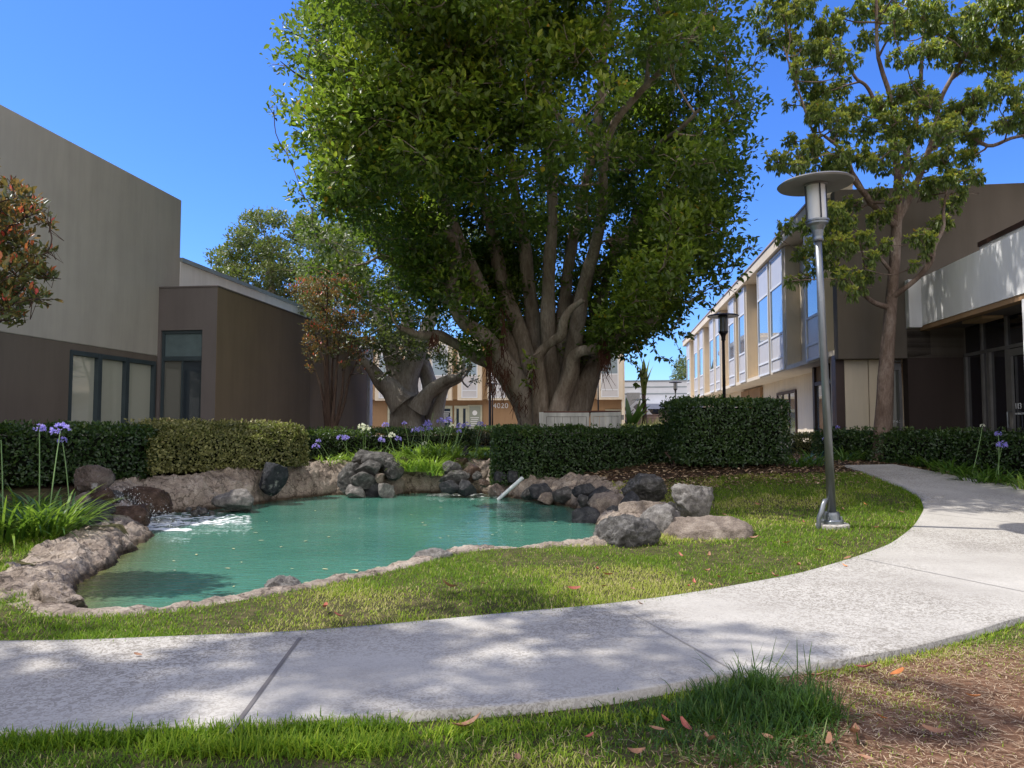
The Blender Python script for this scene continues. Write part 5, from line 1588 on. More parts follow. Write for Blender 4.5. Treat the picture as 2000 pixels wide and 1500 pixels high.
for a, b2, r_ in [(40, 385, 24), (20, 370, 18), (62, 400, 20), (55, 430, 22), (95, 430, 14), (25, 430, 30), (0, 460, 34), (35, 480, 30), (70, 500, 20), (95, 490, 8), (60, 530, 26), (90, 540, 16), (25, 540, 36), (0, 510, 34), (40, 575, 30), (75, 580, 20), (10, 590, 30), (-20, 560, 40), (15, 620, 22), (-10, 400, 24), (-30, 480, 40), (-60, 430, 50), (-60, 540, 50), (-100, 380, 50), (-120, 480, 60), (-150, 300, 60), (-80, 320, 50)]:
    for k in range(2):
        x, y, z = W(a + RS.normal() * 5, b2 + RS.normal() * 5, d + RS.uniform(-0.45, 0.45)); cc.append((x, y, z, r_ / F * d))
photinia('leafy red-tipped photinia reaching in at the left edge of the picture', (bx[0], bx[1], gz1(bx[0], bx[1])), st_, np.array(cc), 92, (0.055, 0.095))

# ------------------------------------------------------------------ tree beside the viewer whose shade falls on the path (stands outside the frame)
lm = []
tb = np.array([-8.0, 3.0, 0.0])
for q in range(6):
    a = q * 1.05
    P = spline([tb + [0, 0, -0.1], tb + [0.1 * math.cos(a), 0.1 * math.sin(a), 2.5], tb + [1.0 * math.cos(a) - 0.1, 0.9 * math.sin(a) + 0.3, 7.5], tb + [2.2 * math.cos(a) - 0.4, 1.9 * math.sin(a) + 1.0, 12.3]], 18)
    lm.append((P, np.linspace(0.2, 0.04, 18)))
cc = []
for k in range(78):
    o = rnd(1)[0]
    c = np.array([-8.1, 4.6, 12.6]) + o * np.array([3.6, 3.0, 1.8]) * (0.35 + 0.65 * RS.random())
    cc.append((*c, RS.uniform(0.28, 0.5)))
tree('tree', 'broadleaf tree standing outside the picture whose dappled shade falls on the near path', tb, lm, np.array(cc), bark_fig, LF, 95, (0.13, 0.2), zmin=6)

# ------------------------------------------------------------------ hedges
def hedge(label, A, Bq, thick, z0, zt0, zt1, dens=1150, Lr=(0.045, 0.07), mt=None, name='hedge', rnd_top=0.06, gap=0.0, cat='hedge', bulge=0.07, seed=0, stems=6, rcf=0.22):
    A = np.array(A[:2], float); Bq = np.array(Bq[:2], float)
    L = np.linalg.norm(Bq - A)
    u = (Bq - A) / L
    nb = np.array([-u[1], u[0]])
    if nb @ ((A + Bq) / 2) < 0: nb = -nb
    mid = (A + Bq) / 2
    base = np.array([mid[0], mid[1], z0])
    r = thing(name, label, cat, base)
    zt = lambda s: zt0 + (zt1 - zt0) * s
    hmean = (zt0 + zt1) / 2 - z0 - gap
    rc = min(rcf, thick * 0.4)
    faces = [('f', L * hmean), ('t', L * thick), ('b', L * hmean * 0.5), ('e0', thick * hmean), ('e1', thick * hmean), ('u', L * thick * 0.5)]
    acc = Acc()
    for fn, area in faces:
        n = int(area * dens)
        a_, b_ = RS.random(n), RS.random(n)
        if fn in 'fb':
            s, tq, hq = a_, np.full(n, 0.0 if fn == 'f' else 1.0), b_
            nn = np.tile(np.r_[(-nb if fn == 'f' else nb), 0], (n, 1))
        elif fn == 't':
            s, tq, hq = a_, b_, np.ones(n); nn = np.tile([0, 0, 1.0], (n, 1))
        elif fn == 'u':
            s, tq, hq = a_, b_, np.zeros(n); nn = np.tile([0, 0, -1.0], (n, 1))
        else:
            s, tq, hq = np.full(n, 0.0 if fn == 'e0' else 1.0), a_, b_
            nn = np.tile(np.r_[(-u if fn == 'e0' else u), 0], (n, 1))
        ztop = zt(s)
        z = z0 + gap + hq * (ztop - z0 - gap)
        xy = A + s[:, None] * L * u + tq[:, None] * thick * nb
        P = np.hstack([xy, z[:, None]])
        # rounded edges
        ed = np.clip((z - (ztop - rc)) / rc, 0, 1) ** 2 * rc * 0.55
        if fn != 't': P -= nn * ed[:, None]
        else:
            de = np.minimum(np.minimum(tq, 1 - tq) * thick, np.minimum(s, 1 - s) * L)
            P[:, 2] -= np.clip(1 - de / rc, 0, 1) ** 2 * rc * 0.5
        b2 = fbm(P * 1.5 + seed, 3) * bulge + fbm(P * 6 + seed, 2) * bulge * 0.5
        P += nn * b2[:, None] - nn * (RS.random(n) ** 1.5 * 0.10)[:, None]
        if fn == 't': P[:, 2] += fbm(P * 4.0 + seed + 5, 2) * rnd_top * 0.6
        ax = nn * 0.5 + rnd(n) * 0.9 + [0, 0, 0.3]
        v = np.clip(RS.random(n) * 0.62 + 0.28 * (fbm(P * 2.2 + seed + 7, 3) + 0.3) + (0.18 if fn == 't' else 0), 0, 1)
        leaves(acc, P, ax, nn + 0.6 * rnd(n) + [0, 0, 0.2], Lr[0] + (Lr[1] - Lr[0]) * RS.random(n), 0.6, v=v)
    # stray shoots
    n = int(L * 22)
    s, tq = RS.random(n), RS.random(n)
    P = np.hstack([A + s[:, None] * L * u + tq[:, None] * thick * nb, (zt(s) + 0.02)[:, None]])
    for q in range(3):
        leaves(acc, P + [0, 0, 0.02 * q], rnd(n) + [0, 0, 1.0], rnd(n), Lr[1] * 0.9, 0.5, v=0.5 + 0.5 * RS.random(n))
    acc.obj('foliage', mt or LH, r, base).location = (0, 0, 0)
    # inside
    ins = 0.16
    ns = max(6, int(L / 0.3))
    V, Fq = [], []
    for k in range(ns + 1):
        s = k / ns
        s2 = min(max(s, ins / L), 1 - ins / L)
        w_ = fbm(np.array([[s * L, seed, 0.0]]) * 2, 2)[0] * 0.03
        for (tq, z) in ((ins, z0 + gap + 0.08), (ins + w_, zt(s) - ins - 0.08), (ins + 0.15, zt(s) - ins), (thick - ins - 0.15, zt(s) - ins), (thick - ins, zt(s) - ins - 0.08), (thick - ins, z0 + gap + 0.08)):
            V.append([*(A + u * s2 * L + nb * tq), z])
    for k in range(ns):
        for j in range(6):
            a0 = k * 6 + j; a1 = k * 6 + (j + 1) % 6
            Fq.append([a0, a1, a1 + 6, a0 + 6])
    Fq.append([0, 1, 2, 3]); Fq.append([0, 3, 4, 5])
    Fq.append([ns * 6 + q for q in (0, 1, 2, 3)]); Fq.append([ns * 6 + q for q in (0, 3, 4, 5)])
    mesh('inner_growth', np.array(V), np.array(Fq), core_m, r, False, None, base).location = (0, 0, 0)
    if stems:
        acc = Acc()
        for k in range(stems):
            s = (k + 0.5 + 0.3 * RS.normal()) / stems
            s = min(max(s, 0.05), 0.95)
            b0 = np.r_[A + u * s * L + nb * thick * 0.5, z0 - 0.15]
            for q in range(3):
                e = b0 + [0.25 * RS.normal(), 0.15 * RS.normal(), gap + 0.35]
                acc.add(*tube(np.array([b0, (b0 + e) / 2 + 0.03 * RS.normal(size=3), e]), [0.035, 0.025, 0.02], 6))
        acc.obj('stems', bark_thin, r, base).location = (0, 0, 0)
    return r
def P2(px, d): return W(px, 832, d)[:2]
hedge('long dark clipped hedge under the left building windows, from the left edge', P2(-170, 10.0), P2(310, 13.2), 1.3, 0.36, 1.36, 1.33, seed=1, Lr=(0.05, 0.075), dens=1000, gap=0.1)
hedge('sunlit rounded yellowish hedge section between the dark left hedge and the agapanthus', P2(296, 13.0), P2(606, 15.4), 1.5, 0.45, 1.40, 1.38, mt=LHY, seed=2, dens=1700, rnd_top=0.16, gap=0.08, rcf=0.5, bulge=0.12)
hedge('low clipped hedge behind the purple agapanthus, below the red-tipped photinia', P2(600, 17.0), P2(935, 19.5), 1.0, 0.6, 1.24, 1.26, seed=3, mt=LH, dens=900, stems=0)
hedge('low reddish background hedge between agapanthus and the dark central hedge', P2(880, 25), P2(1010, 25), 1.2, 0.62, 1.10, 1.10, seed=4, mt=LHR, dens=700, stems=0)
hedge('grassy low hedge strip along the foot of the lettered tan building', P2(925, 30), P2(1060, 30), 1.0, 0.62, 1.28, 1.28, seed=14, mt=LH, dens=500, stems=0, Lr=(0.06, 0.09))
hedge('long dark clipped hedge in the shade of the big fig tree, right of the inlet', P2(960, 15.5), P2(1338, 15.6), 1.4, 0.13, 1.30, 1.31, seed=5, dens=1250, gap=0.0, bulge=0.10, rcf=0.3)
hedge('tall square dark hedge block beside the right two-storey building', P2(1333, 14.2), P2(1543, 14.3), 1.7, 0.5, 1.88, 1.86, seed=6, dens=1250, gap=0.12)
hedge('clipped hedge at the foot of the right building, behind the reddish trunk', P2(1585, 16.9), P2(1850, 14.0), 1.0, 0.58, 1.25, 1.23, seed=7, dens=1000, stems=0)
hedge('clipped hedge in front of the dark entrance at the right edge', P2(1853, 13.95), P2(2080, 12.2), 0.9, 0.45, 1.23, 1.24, seed=8, dens=1000, stems=0)
hedge('small pale sunlit shrub between the square hedge and the tall steel lamp', P2(1556, 18.2), P2(1622, 18.2), 0.9, 0.62, 1.12, 1.10, seed=9, mt=LHY, name='shrub', cat='shrub', dens=1100, rnd_top=0.15, bulge=0.15, stems=0)
hedge('low hedge sunlit on top in front of the brick wall', P2(1210, 24), P2(1345, 25), 1.0, 0.62, 1.34, 1.33, seed=10, mt=LHY, dens=600, stems=0)

# ------------------------------------------------------------------ agapanthus
def head(acc, c, R, n=26):
    o = rnd(n)
    o[:, 2] = np.abs(o[:, 2]) * 0.9 - 0.25
    o = nrm(o)
    for j in range(5):
        az = rnd(n)
        leaves(acc, c + o * R * 0.72, o * 0.8 + az * 0.7, rnd(n), R * 0.42, 0.42, fold=0.1)
def agapanthus(base, nl, ln, flowers=(), label='', spread=0.16, group=None, vlo=0.0, vhi=1.0):
    base = np.array(base, float)
    r = thing('agapanthus', label, 'plant', base, 0, group)
    acc = Acc()
    a = RS.random(nl) * 2 * math.pi
    rr = spread * np.sqrt(RS.random(nl))
    b0 = base + np.stack([np.cos(a) * rr, np.sin(a) * rr, np.full(nl, -0.03)], 1)
    az = a + 0.7 * RS.normal(size=nl)
    ribbons(acc, b0, az, ln * RS.uniform(0.65, 1.1, nl), RS.uniform(0.85, 1.5, nl), RS.uniform(-0.9, 0.5, nl), RS.uniform(0.022, 0.034, nl), 6, v=vlo + (vhi - vlo) * RS.random(nl))
    acc.obj('leaves', LA, r, base).location = (0, 0, 0)
    for (fx, fy, fz, col, R) in flowers:
        e = np.array([fx, fy, fz])
        s = base + [RS.normal() * 0.06, RS.normal() * 0.05, 0]
        P = spline([s, s * 0.45 + e * 0.55 + [0.02 * RS.normal(), 0, 0.05], e], 8)
        V, Fq = tube(P, np.linspace(0.009, 0.006, 8), 6)
        so_ = mesh('flower_stem', V, Fq, stem_m, r, True, None, base)
        so_.location = (0, 0, 0)
        if R > 0:
            acc = Acc()
            head(acc, e, R)
            acc.obj('flower_head', FP if col == 'p' else FW, so_, base).location = (0, 0, 0)
    return r
# left clumps by the inlet
def fl(px, py, d, col='p', R=0.085): return (*W(px, py, d), col, R)
def gp(px, d):
    x, y, _ = W(px, 900, d)
    return (x, y, gz1(x, y))
agapanthus(gp(95, 8.6), 170, 0.72, [fl(77, 838, 9.2, 'p', 0.07), fl(118, 842, 9.3, 'p', 0.11)], 'lush agapanthus clump left of the rock inlet with two purple blooms above the hedge', 0.3)
agapanthus(gp(20, 8.3), 130, 0.7, [fl(2, 860, 9, 'p', 0)], 'agapanthus clump at the far left edge beside the lawn with a bare flower stalk', 0.28)
agapanthus(gp(140, 9.6), 60, 0.5, [fl(122, 862, 9.8, 'p', 0.06)], 'agapanthus clump against the rough grey-brown boulder of the left inlet', 0.2)
agapanthus(gp(60, 9.9), 70, 0.6, [], 'shaded agapanthus clump between the left hedge and its flowering neighbour', 0.25)
# middle bed
mid = [(645, 16.6, 55, .42, [fl(617, 873, 16.3), fl(622, 862, 16.5, 'p', .06)], 'agapanthus at the left end of the middle bed, purple bloom drooping beside the yellowish hedge'),
       (680, 16.9, 60, .42, [fl(665, 856, 16.8), fl(676, 857, 16.9)], 'agapanthus behind the stacked boulders with twin purple blooms'),
       (712, 17.4, 60, .45, [fl(706, 834, 17.2, 'w', .1), fl(716, 838, 17.3, 'w', .1)], 'agapanthus with two large white blooms above the clipped hedge'),
       (745, 17.0, 60, .45, [fl(745, 861, 16.8), fl(766, 851, 16.9, 'w', .09)], 'agapanthus right of the boulder pile with one purple and one white bloom'),
       (775, 16.8, 70, .5, [fl(777, 858, 16.7), fl(753, 831, 17.2)], 'agapanthus with one low and one high purple bloom in the middle bed'),
       (800, 17.2, 90, .66, [fl(790, 827, 17.4, 'p', .06), fl(811, 842, 17.3, 'p', .1), fl(829, 867, 17, 'w', .06)], 'mid-bed agapanthus with a large purple bloom and a faded white one'),
       (828, 17.0, 120, .78, [fl(835, 829, 17.2, 'p', .11), fl(822, 840, 17.2), fl(838, 838, 17.3), fl(846, 806, 17.4, 'p', 0)], 'bright leafy agapanthus clump with the tallest cluster of purple blooms'),
       (858, 17.1, 130, .78, [fl(860, 823, 17.2, 'p', .09), fl(876, 822, 17.3, 'p', .1), fl(882, 832, 17.2, 'w', .06), fl(891, 816, 17.4, 'p', 0)], 'sunlit agapanthus mound with side-by-side purple blooms and a white one'),
       (888, 17.0, 100, .66, [fl(898, 833, 17.2), fl(897, 843, 17.1, 'p', .06), fl(912, 831, 17.3)], 'agapanthus at the right end of the sunny mound with three small purple blooms'),
       (845, 16.2, 90, .6, [], 'low flowerless agapanthus spilling toward the pond rocks in the middle bed'),
       (800, 16.2, 80, .52, [], 'flowerless agapanthus on the bank just right of the stacked boulders'),
       (870, 16.3, 50, .42, [], 'flowerless agapanthus leaning over the round boulder at the inlet'),
       (858, 15.7, 28, .36, [], 'small variegated-looking agapanthus tuft on the rock edge above the water'),
       (935, 17.6, 40, .42, [fl(938, 829, 19), fl(945, 832, 19.2, 'p', .06)], 'agapanthus tuft by the small patch of lawn left of the dark central hedge')]
for px, d, nl, ln, fls, lab in mid:
    agapanthus(gp(px, d), int(nl * 1.5), ln, fls, lab, 0.28, vlo=0.55)  # raised colour floor puts sunlight into the leaves of this bed
# along the right path
right = [(1560, 14.6, 'agapanthus at the foot of the square hedge, dark green and flowerless'), (1590, 14.8, 'dark agapanthus in front of the pale shrub, left of the steel lamp'),
         (1650, 15.6, 'shaded agapanthus at the left end of the far path bend'), (1690, 15.9, 'shaded agapanthus left of the reddish tree trunk'),
         (1765, 15.3, 'agapanthus immediately right of the reddish tree trunk'), (1800, 14.7, 'agapanthus second from the reddish tree trunk along the path edge'), (1838, 14.1, 'agapanthus third from the reddish tree trunk along the path edge'),
         (1875, 13.6, 'agapanthus fourth from the reddish tree trunk along the path edge'), (1912, 13.0, 'agapanthus left of the pale lavender bloom on the right'), (1950, 12.5, 'agapanthus carrying the pale lavender bloom near the right edge'),
         (1905, 12.6, 'small agapanthus crowding the path edge below the right hedge'), (1860, 13.4, 'small low agapanthus spilling on the path edge in front of the third clump'), (2000, 11.9, 'bright sunlit agapanthus cut by the right edge of the picture')]
for px, d, lab in right:
    fls = []
    if px == 1950: fls = [fl(1957, 870, 12.3, 'p', 0.085), fl(1950, 848, 12.8, 'p', 0.06)]
    if px == 1912: fls = [fl(1919, 832, 13, 'w', 0.04)]
    if px == 1650: fls = [fl(1612, 858, 15.8, 'p', .06)]
    if px == 1690: fls = [fl(1636, 835, 16.4, 'p', .05)]
    agapanthus(gp(px, d), 55, 0.5, fls, lab, 0.22, vlo=0.3 if px == 2000 else 0.0, vhi=1.0 if px == 2000 else 0.6)  # paler leaves paint the sunny end clump, darker ones the shaded rest
# tall banana-like plant and strappy tufts by the brick wall
pb = W(1258, 832, 54)
r = thing('banana_plant', 'tall leafless-stemmed plant with ragged upright top leaf before the far white building', 'plant', (pb[0], pb[1], 0.6))
P = np.array([[0, 0, 0], [0.05, 0, 2.0], [-0.05, 0, 3.6], [0.1, 0, 4.8]])
V, Fq = tube(P, [0.2, 0.16, 0.13, 0.08], 8)
mesh('stem', V, Fq, bark_thin, r, True)
acc = Acc()
ribbons(acc, np.tile([[0.0, 0, 3.0]], (12, 1)) + RS.normal(size=(12, 3)) * 0.08, RS.random(12) * 6.28, RS.uniform(1.6, 2.6, 12), 1.5, RS.uniform(1.0, 1.6, 12), 0.45, 6)
ribbons(acc, np.tile([[0.0, 0, 2.6]], (8, 1)), RS.random(8) * 6.28, RS.uniform(0.6, 1.2, 8), 0.5, -0.6, 0.3, 5)
acc.obj('leaves', LF2, r)
pb = W(1233, 832, 53)
r = thing('strelitzia', 'broad paddle-leaved plant left of the tilted white sign', 'plant', (pb[0], pb[1], 0.6))
acc = Acc()
ribbons(acc, np.zeros((11, 3)), RS.random(11) * 6.28, RS.uniform(2.2, 3.6, 11), 1.4, RS.uniform(0.4, 1.2, 11), 0.5, 6)
acc.obj('leaves', LA, r)
for px, lab in ((1282, 'spiky reed-like grass tuft in front of the brick wall'), (1328, 'yellowish spiky tuft by the brick wall beside the far lamp post')):
    pb = W(px, 832, 40)
    r = thing('grass_tuft', lab, 'plant', (pb[0], pb[1], 0.6))
    acc = Acc()
    ribbons(acc, RS.normal(size=(120, 3)) * [0.35, 0.3, 0], RS.random(120) * 6.28, RS.uniform(0.7, 1.4, 120), 1.5, RS.uniform(0.7, 1.5, 120), 0.05, 4)
    acc.obj('blades', LHY, r)

# ------------------------------------------------------------------ boulders
R_dark = m_rock('dark_grey_rock', (0.022, 0.022, 0.025), (0.06, 0.06, 0.065), (0.15, 0.147, 0.145), 7)
R_grey = m_rock('grey_volcanic_rock', (0.040, 0.037, 0.034), (0.115, 0.108, 0.10), (0.33, 0.315, 0.29), 9)
R_pale = m_rock('pale_grey_rock', (0.09, 0.083, 0.075), (0.25, 0.23, 0.21), (0.50, 0.47, 0.43), 9)
R_tan = m_rock('tan_rock', (0.13, 0.10, 0.082), (0.30, 0.24, 0.19), (0.47, 0.395, 0.32), 7)
R_brown = m_rock('brown_white_rock', (0.08, 0.065, 0.055), (0.17, 0.13, 0.11), (0.28, 0.23, 0.2), 6, patch=(0.45, 0.44, 0.43))
R_wet = m_rock('wet_brown_rock', (0.03, 0.02, 0.015), (0.10, 0.06, 0.04), (0.22, 0.15, 0.11), 8, 0.35)
R_spot = m_rock('dark_lichen_rock', (0.02, 0.021, 0.025), (0.045, 0.048, 0.055), (0.09, 0.09, 0.1), 9, patch=(0.30, 0.30, 0.27))
def ico(n):
    import bmesh
    bm_ = bmesh.new()
    bmesh.ops.create_icosphere(bm_, subdivisions=n, radius=1.0)
    bm_.verts.ensure_lookup_table()
    V = np.array([v.co[:] for v in bm_.verts]); Fc = np.array([[v.index for v in f.verts] for f in bm_.faces])
    bm_.free()
    return V, Fc
ICO5, ICO4 = ico(5), ico(4)
def boulder(x0, y0, x1, y1, zb, mt, label, depth=0.85, seed=0, cuts=12, rough=0.09, tilt_=0.0, dd=None, group=None, name='boulder'):
    """bounding box of the rock in the photograph, height of its foot; it gets real depth"""
    d = dd or (H - zb) * F / (y1 - 832)
    c = W((x0 + x1) / 2, (y0 + y1) / 2, d)
    wx, wz = (x1 - x0) / F * d / 2, (y1 - y0) / F * d / 2
    wy = wx * depth
    c[1] += wy * 0.55
    rs = np.random.default_rng(seed + 100)
    V, Fc = (ICO5 if (x1 - x0) > 45 else ICO4)
    V = V.copy()
    for k in range(cuts):
        n = nrm(rs.normal(size=(1, 3)))[0]
        h = rs.uniform(0.48, 0.84)
        s = V @ n
        V -= np.outer(np.clip(s - h, 0, 9) * 0.94, n)
    m0 = 1 + 0.10 * fbm(V * 1.3 + seed, 3)
    V = V * m0[:, None]
    q = V.copy()
    r1 = fbm(q * 3.0 + seed * 3.1, 4)
    r2 = 1 - np.abs(fbm(q * 4.2 + seed * 1.7, 3)) * 2
    r3 = fbm(q * 14.0 + seed, 3)
    pits = np.clip(fbm(q * 22 + seed, 2) - 0.25, 0, 1)
    V = V + nrm(V) * (rough * (r1 + 0.5 * r2 + 0.5 * r3 - 1.5 * pits))[:, None]
    if tilt_:
        ca, sa = math.cos(tilt_), math.sin(tilt_)
        V = np.stack([V[:, 0] * ca - V[:, 2] * sa, V[:, 1], V[:, 0] * sa + V[:, 2] * ca], 1)
    for k in range(3):
        lo, hi = V[:, k].min(), V[:, k].max()
        V[:, k] = (V[:, k] - (lo + hi) / 2) / (hi - lo) * 2
    V = V * [wx, wy, wz * 1.18]
    c[2] -= wz * 0.18
    o = mesh(name, V, Fc, mt, None, True)
    o.location = c
    return tag(o, label, 'rock', group)
Z = 0.33
boulder(138, 908, 212, 972, 0.25, R_brown, 'large brown boulder with a white patch behind the left inlet', seed=1, dd=10.7)
boulder(128, 962, 176, 1006, 0.1, R_tan, 'mossy tan rock tucked beside the left agapanthus', seed=2, dd=10.2)
boulder(143, 976, 212, 1016, 0.1, R_dark, 'dark grey rock in the middle of the left inlet pile', seed=3, dd=9.9)
boulder(112, 1005, 188, 1042, 0.1, R_dark, 'flat dark rock at the front of the left inlet pile by the lawn', seed=4, dd=9.4, depth=0.7)
boulder(164, 952, 216, 988, 0.1, R_wet, 'wet reddish-brown slab between the white-patched boulder and the waterfall', seed=5, dd=10.5, tilt_=-0.5)
boulder(210, 988, 282, 1030, 0.0, R_wet, 'wet brown rock splashed by the falling water', seed=6, dd=10.3)
boulder(256, 983, 292, 1016, 0.0, R_wet, 'small wet rock right of the splashed brown rock', seed=7, dd=10.7)
boulder(225, 950, 330, 1008, 0.0, R_wet, 'long wet sloping rock that the water runs down', seed=8, dd=11.4, depth=0.5, tilt_=-0.35)
boulder(408, 956, 496, 1000, ZW, R_pale, 'pale wedge-shaped rock standing in the far left water below the yellowish hedge', seed=9, dd=12.7, depth=0.7, cuts=12)
boulder(501, 903, 558, 960, 0.1, R_spot, 'big black speckled boulder lying on the far bank slope', seed=10, dd=14.0, cuts=7)
for k, (a, b2, s) in enumerate([(367, 995, 6), (378, 1002, 8), (396, 999, 9), (412, 1003, 7), (388, 993, 5)]):
    boulder(a - s, b2 - s * 0.8, a + s, b2 + s * 0.7, ZW, R_grey, ['pebble left-most in the shallows beside the foam', 'second pebble of the small row in the far left shallows', 'largest pebble of the small row in the far left shallows', 'right-most pebble of the row, by the wedge-shaped rock', 'rear pebble of the small row in the far left shallows'][k], seed=30 + k, dd=12.0 + 0.1 * k, name='pebble')
# stacked pile in the middle
boulder(658, 903, 712, 962, 0, R_grey, 'tall rounded boulder on the left side of the stacked pile', seed=11, dd=15.7)
boulder(686, 878, 738, 910, 0, R_grey, 'grey boulder at the back top of the stacked pile', seed=12, dd=16.3, tilt_=0.3)
boulder(703, 882, 768, 911, 0, R_grey, 'smooth oval boulder crowning the stacked pile', seed=13, dd=15.9, cuts=5, rough=0.05)
boulder(688, 899, 744, 930, 0, R_grey, 'rounded boulder in the centre of the stacked pile', seed=14, dd=15.6, cuts=6, rough=0.07)
boulder(741, 893, 789, 932, 0, R_grey, 'boulder leaning out on the right side of the stacked pile', seed=15, dd=15.8, tilt_=0.6)
boulder(680, 921, 735, 952, 0, R_grey, 'boulder with a small knob in the lower part of the stacked pile', seed=16, dd=15.4, cuts=6)
boulder(672, 944, 713, 974, ZW, R_pale, 'pale boulder at the water line under the stacked pile', seed=17, dd=15.3)
boulder(706, 934, 746, 974, ZW, R_dark, 'dark recessed boulder at the foot of the stacked pile', seed=18, dd=15.6)
boulder(736, 943, 770, 974, ZW, R_pale, 'small pointed boulder at the right foot of the stacked pile', seed=19, dd=15.3)
boulder(732, 925, 750, 943, 0, R_tan, 'little tan stone wedged in the stacked pile', seed=20, dd=15.5)
boulder(742, 925, 790, 972, ZW, R_tan, 'tan boulder merging with the bank right of the stacked pile', seed=21, dd=16.1)
# cascade
boulder(863, 900, 903, 923, 0, R_grey, 'round grey boulder perched above the cascade beside the agapanthus', seed=22, dd=15.6)
boulder(899, 906, 940, 938, 0, R_wet, 'brown boulder right of the round grey one above the cascade', seed=23, dd=15.8)
boulder(856, 918, 918, 944, 0, R_grey, 'broad flat boulder forming the upper step of the cascade', seed=24, dd=15.5, depth=0.6)
boulder(857, 938, 900, 962, 0, R_dark, 'dark flat slab forming the lower step of the cascade', seed=25, dd=15.3, depth=0.6)
boulder(892, 937, 930, 966, ZW, R_dark, 'dark rounded boulder at the water line of the cascade', seed=26, dd=15.3)
boulder(930, 895, 975, 935, 0, R_tan, 'tan folded boulder on the slope above the cascade', seed=27, dd=16.4)
boulder(964, 920, 992, 942, 0, R_dark, 'dark bluish stone below the left end of the dark central hedge', seed=28, dd=15.5)
boulder(990, 917, 1016, 940, 0, R_dark, 'dark bluish stone behind the white pipe', seed=29, dd=15.45)
boulder(884, 894, 914, 909, 0, R_wet, 'low brown stone behind the round grey boulder', seed=40, dd=16.4)
boulder(903, 870, 915, 890, 0, R_dark, 'upright dark stone at the edge of the sunny agapanthus mound', seed=41, dd=17.0)
boulder(922, 920, 942, 936, 0, R_grey, 'small grey stone in the middle of the cascade gully', seed=42, dd=15.6, name='stone')
boulder(935, 935, 958, 950, 0, R_wet, 'small brown stone low in the cascade gully', seed=43, dd=15.2, name='stone')
boulder(952, 945, 990, 972, ZW, R_brown, 'brown stone at the water line left of the white pipe', seed=44, dd=15.3)
# right bank
boulder(1118, 944, 1164, 976, 0, R_dark, 'squarish dark boulder on the right bank below the dark hedge', seed=45, dd=13.1)
boulder(1148, 950, 1204, 990, 0, R_dark, 'dark sloping boulder behind the tan rocks of the right bank', seed=46, dd=12.45, tilt_=0.5)
boulder(1116, 990, 1178, 1030, ZW, R_dark, 'smooth dark boulder standing in the water at the right bank', seed=47, dd=11.4, cuts=5, rough=0.06)
boulder(1150, 962, 1232, 1020, 0, R_tan, 'rough tan boulder at the back of the right rock group', seed=48, dd=11.6)
boulder(1208, 960, 1252, 1006, 0, R_dark, 'dark bluish triangular boulder between the tan rocks', seed=49, dd=11.0)
boulder(1212, 978, 1314, 1034, 0, R_tan, 'wide tan boulder in the middle of the right rock group', seed=50, dd=10.4)
boulder(1218, 925, 1308, 982, 0.2, R_grey, 'large pitted grey boulder standing highest at the rear of the right rock group', seed=51, dd=11.8, cuts=12, tilt_=-0.3, rough=0.13)
boulder(1314, 944, 1398, 1024, 0.1, R_pale, 'tall pale grey boulder with a domed top on the right', seed=52, dd=9.9, cuts=8, rough=0.13)
boulder(1306, 984, 1322, 1006, 0.1, R_dark, 'small dark stone peeping out left of the tall pale boulder', seed=53, dd=10.3, name='stone')
boulder(1248, 986, 1344, 1068, 0.0, R_pale, 'angular grey boulder between the dark front boulder and the tall pale one', seed=54, dd=9.05, cuts=12, rough=0.10)
boulder(1159, 1008, 1294, 1094, -0.05, R_grey, 'big dark grey cracked boulder at the front right corner of the pond', seed=55, dd=8.3, cuts=8, rough=0.16, depth=0.7)
boulder(1294, 1012, 1480, 1094, -0.2, R_tan, 'low sloping tan rock slab beside the front right boulders', seed=56, dd=8.8, cuts=9, rough=0.07, depth=0.9)
boulder(1100, 950, 1130, 972, 0, R_tan, 'tan stone at the right end of the shaded bank', seed=57, dd=13.9, name='stone')
boulder(513, 1126, 588, 1180, ZW, R_pale, 'solitary pitted grey rock on the near pond edge', seed=58, dd=6.5, cuts=7, rough=0.14)
boulder(798, 1074, 884, 1112, ZW, R_pale, 'low crumbly rock on the near pond edge at the centre', seed=59, dd=7.6, cuts=8, rough=0.14)
boulder(142, 1200, 190, 1232, ZW, R_pale, 'pale crumbly stone at the lower left corner of the pond', seed=60, dd=5.35, name='stone', rough=0.16)
boulder(40, 1140, 152, 1214, -0.12, rockbank, 'low rounded tan rock jutting into the lower left corner of the pond', seed=61, dd=5.75, rough=0.14, depth=0.8)

for k, (a, b2, c2, d2, mt, dq, lab) in enumerate([
    (1032, 944, 1082, 972, R_dark, 14.1, 'low dark boulder on the bank right of the white pipe'),
    (1078, 950, 1122, 980, R_grey, 13.7, 'grey boulder on the shaded bank midway between pipe and right rock group'),
    (1050, 962, 1084, 984, R_tan, 13.9, 'small tan boulder at the shaded water line right of the pipe'),
    (1016, 952, 1046, 974, R_grey, 14.5, 'grey stone close behind the foot of the white pipe'),
    (1186, 988, 1226, 1016, R_grey, 11.3, 'grey boulder wedged between the smooth dark one and the tan ones'),
    (1128, 966, 1166, 992, R_grey, 12.6, 'grey boulder in front of the squarish dark one on the right bank'),
    (1168, 1012, 1204, 1036, R_tan, 10.2, 'tan stone at the water line behind the big cracked boulder'),
    (1290, 980, 1330, 1010, R_grey, 10.1, 'grey stone between the tall pale boulder and the wide tan one')]):
    boulder(a, b2, c2, d2, ZW, mt, lab, seed=70 + k, dd=dq)
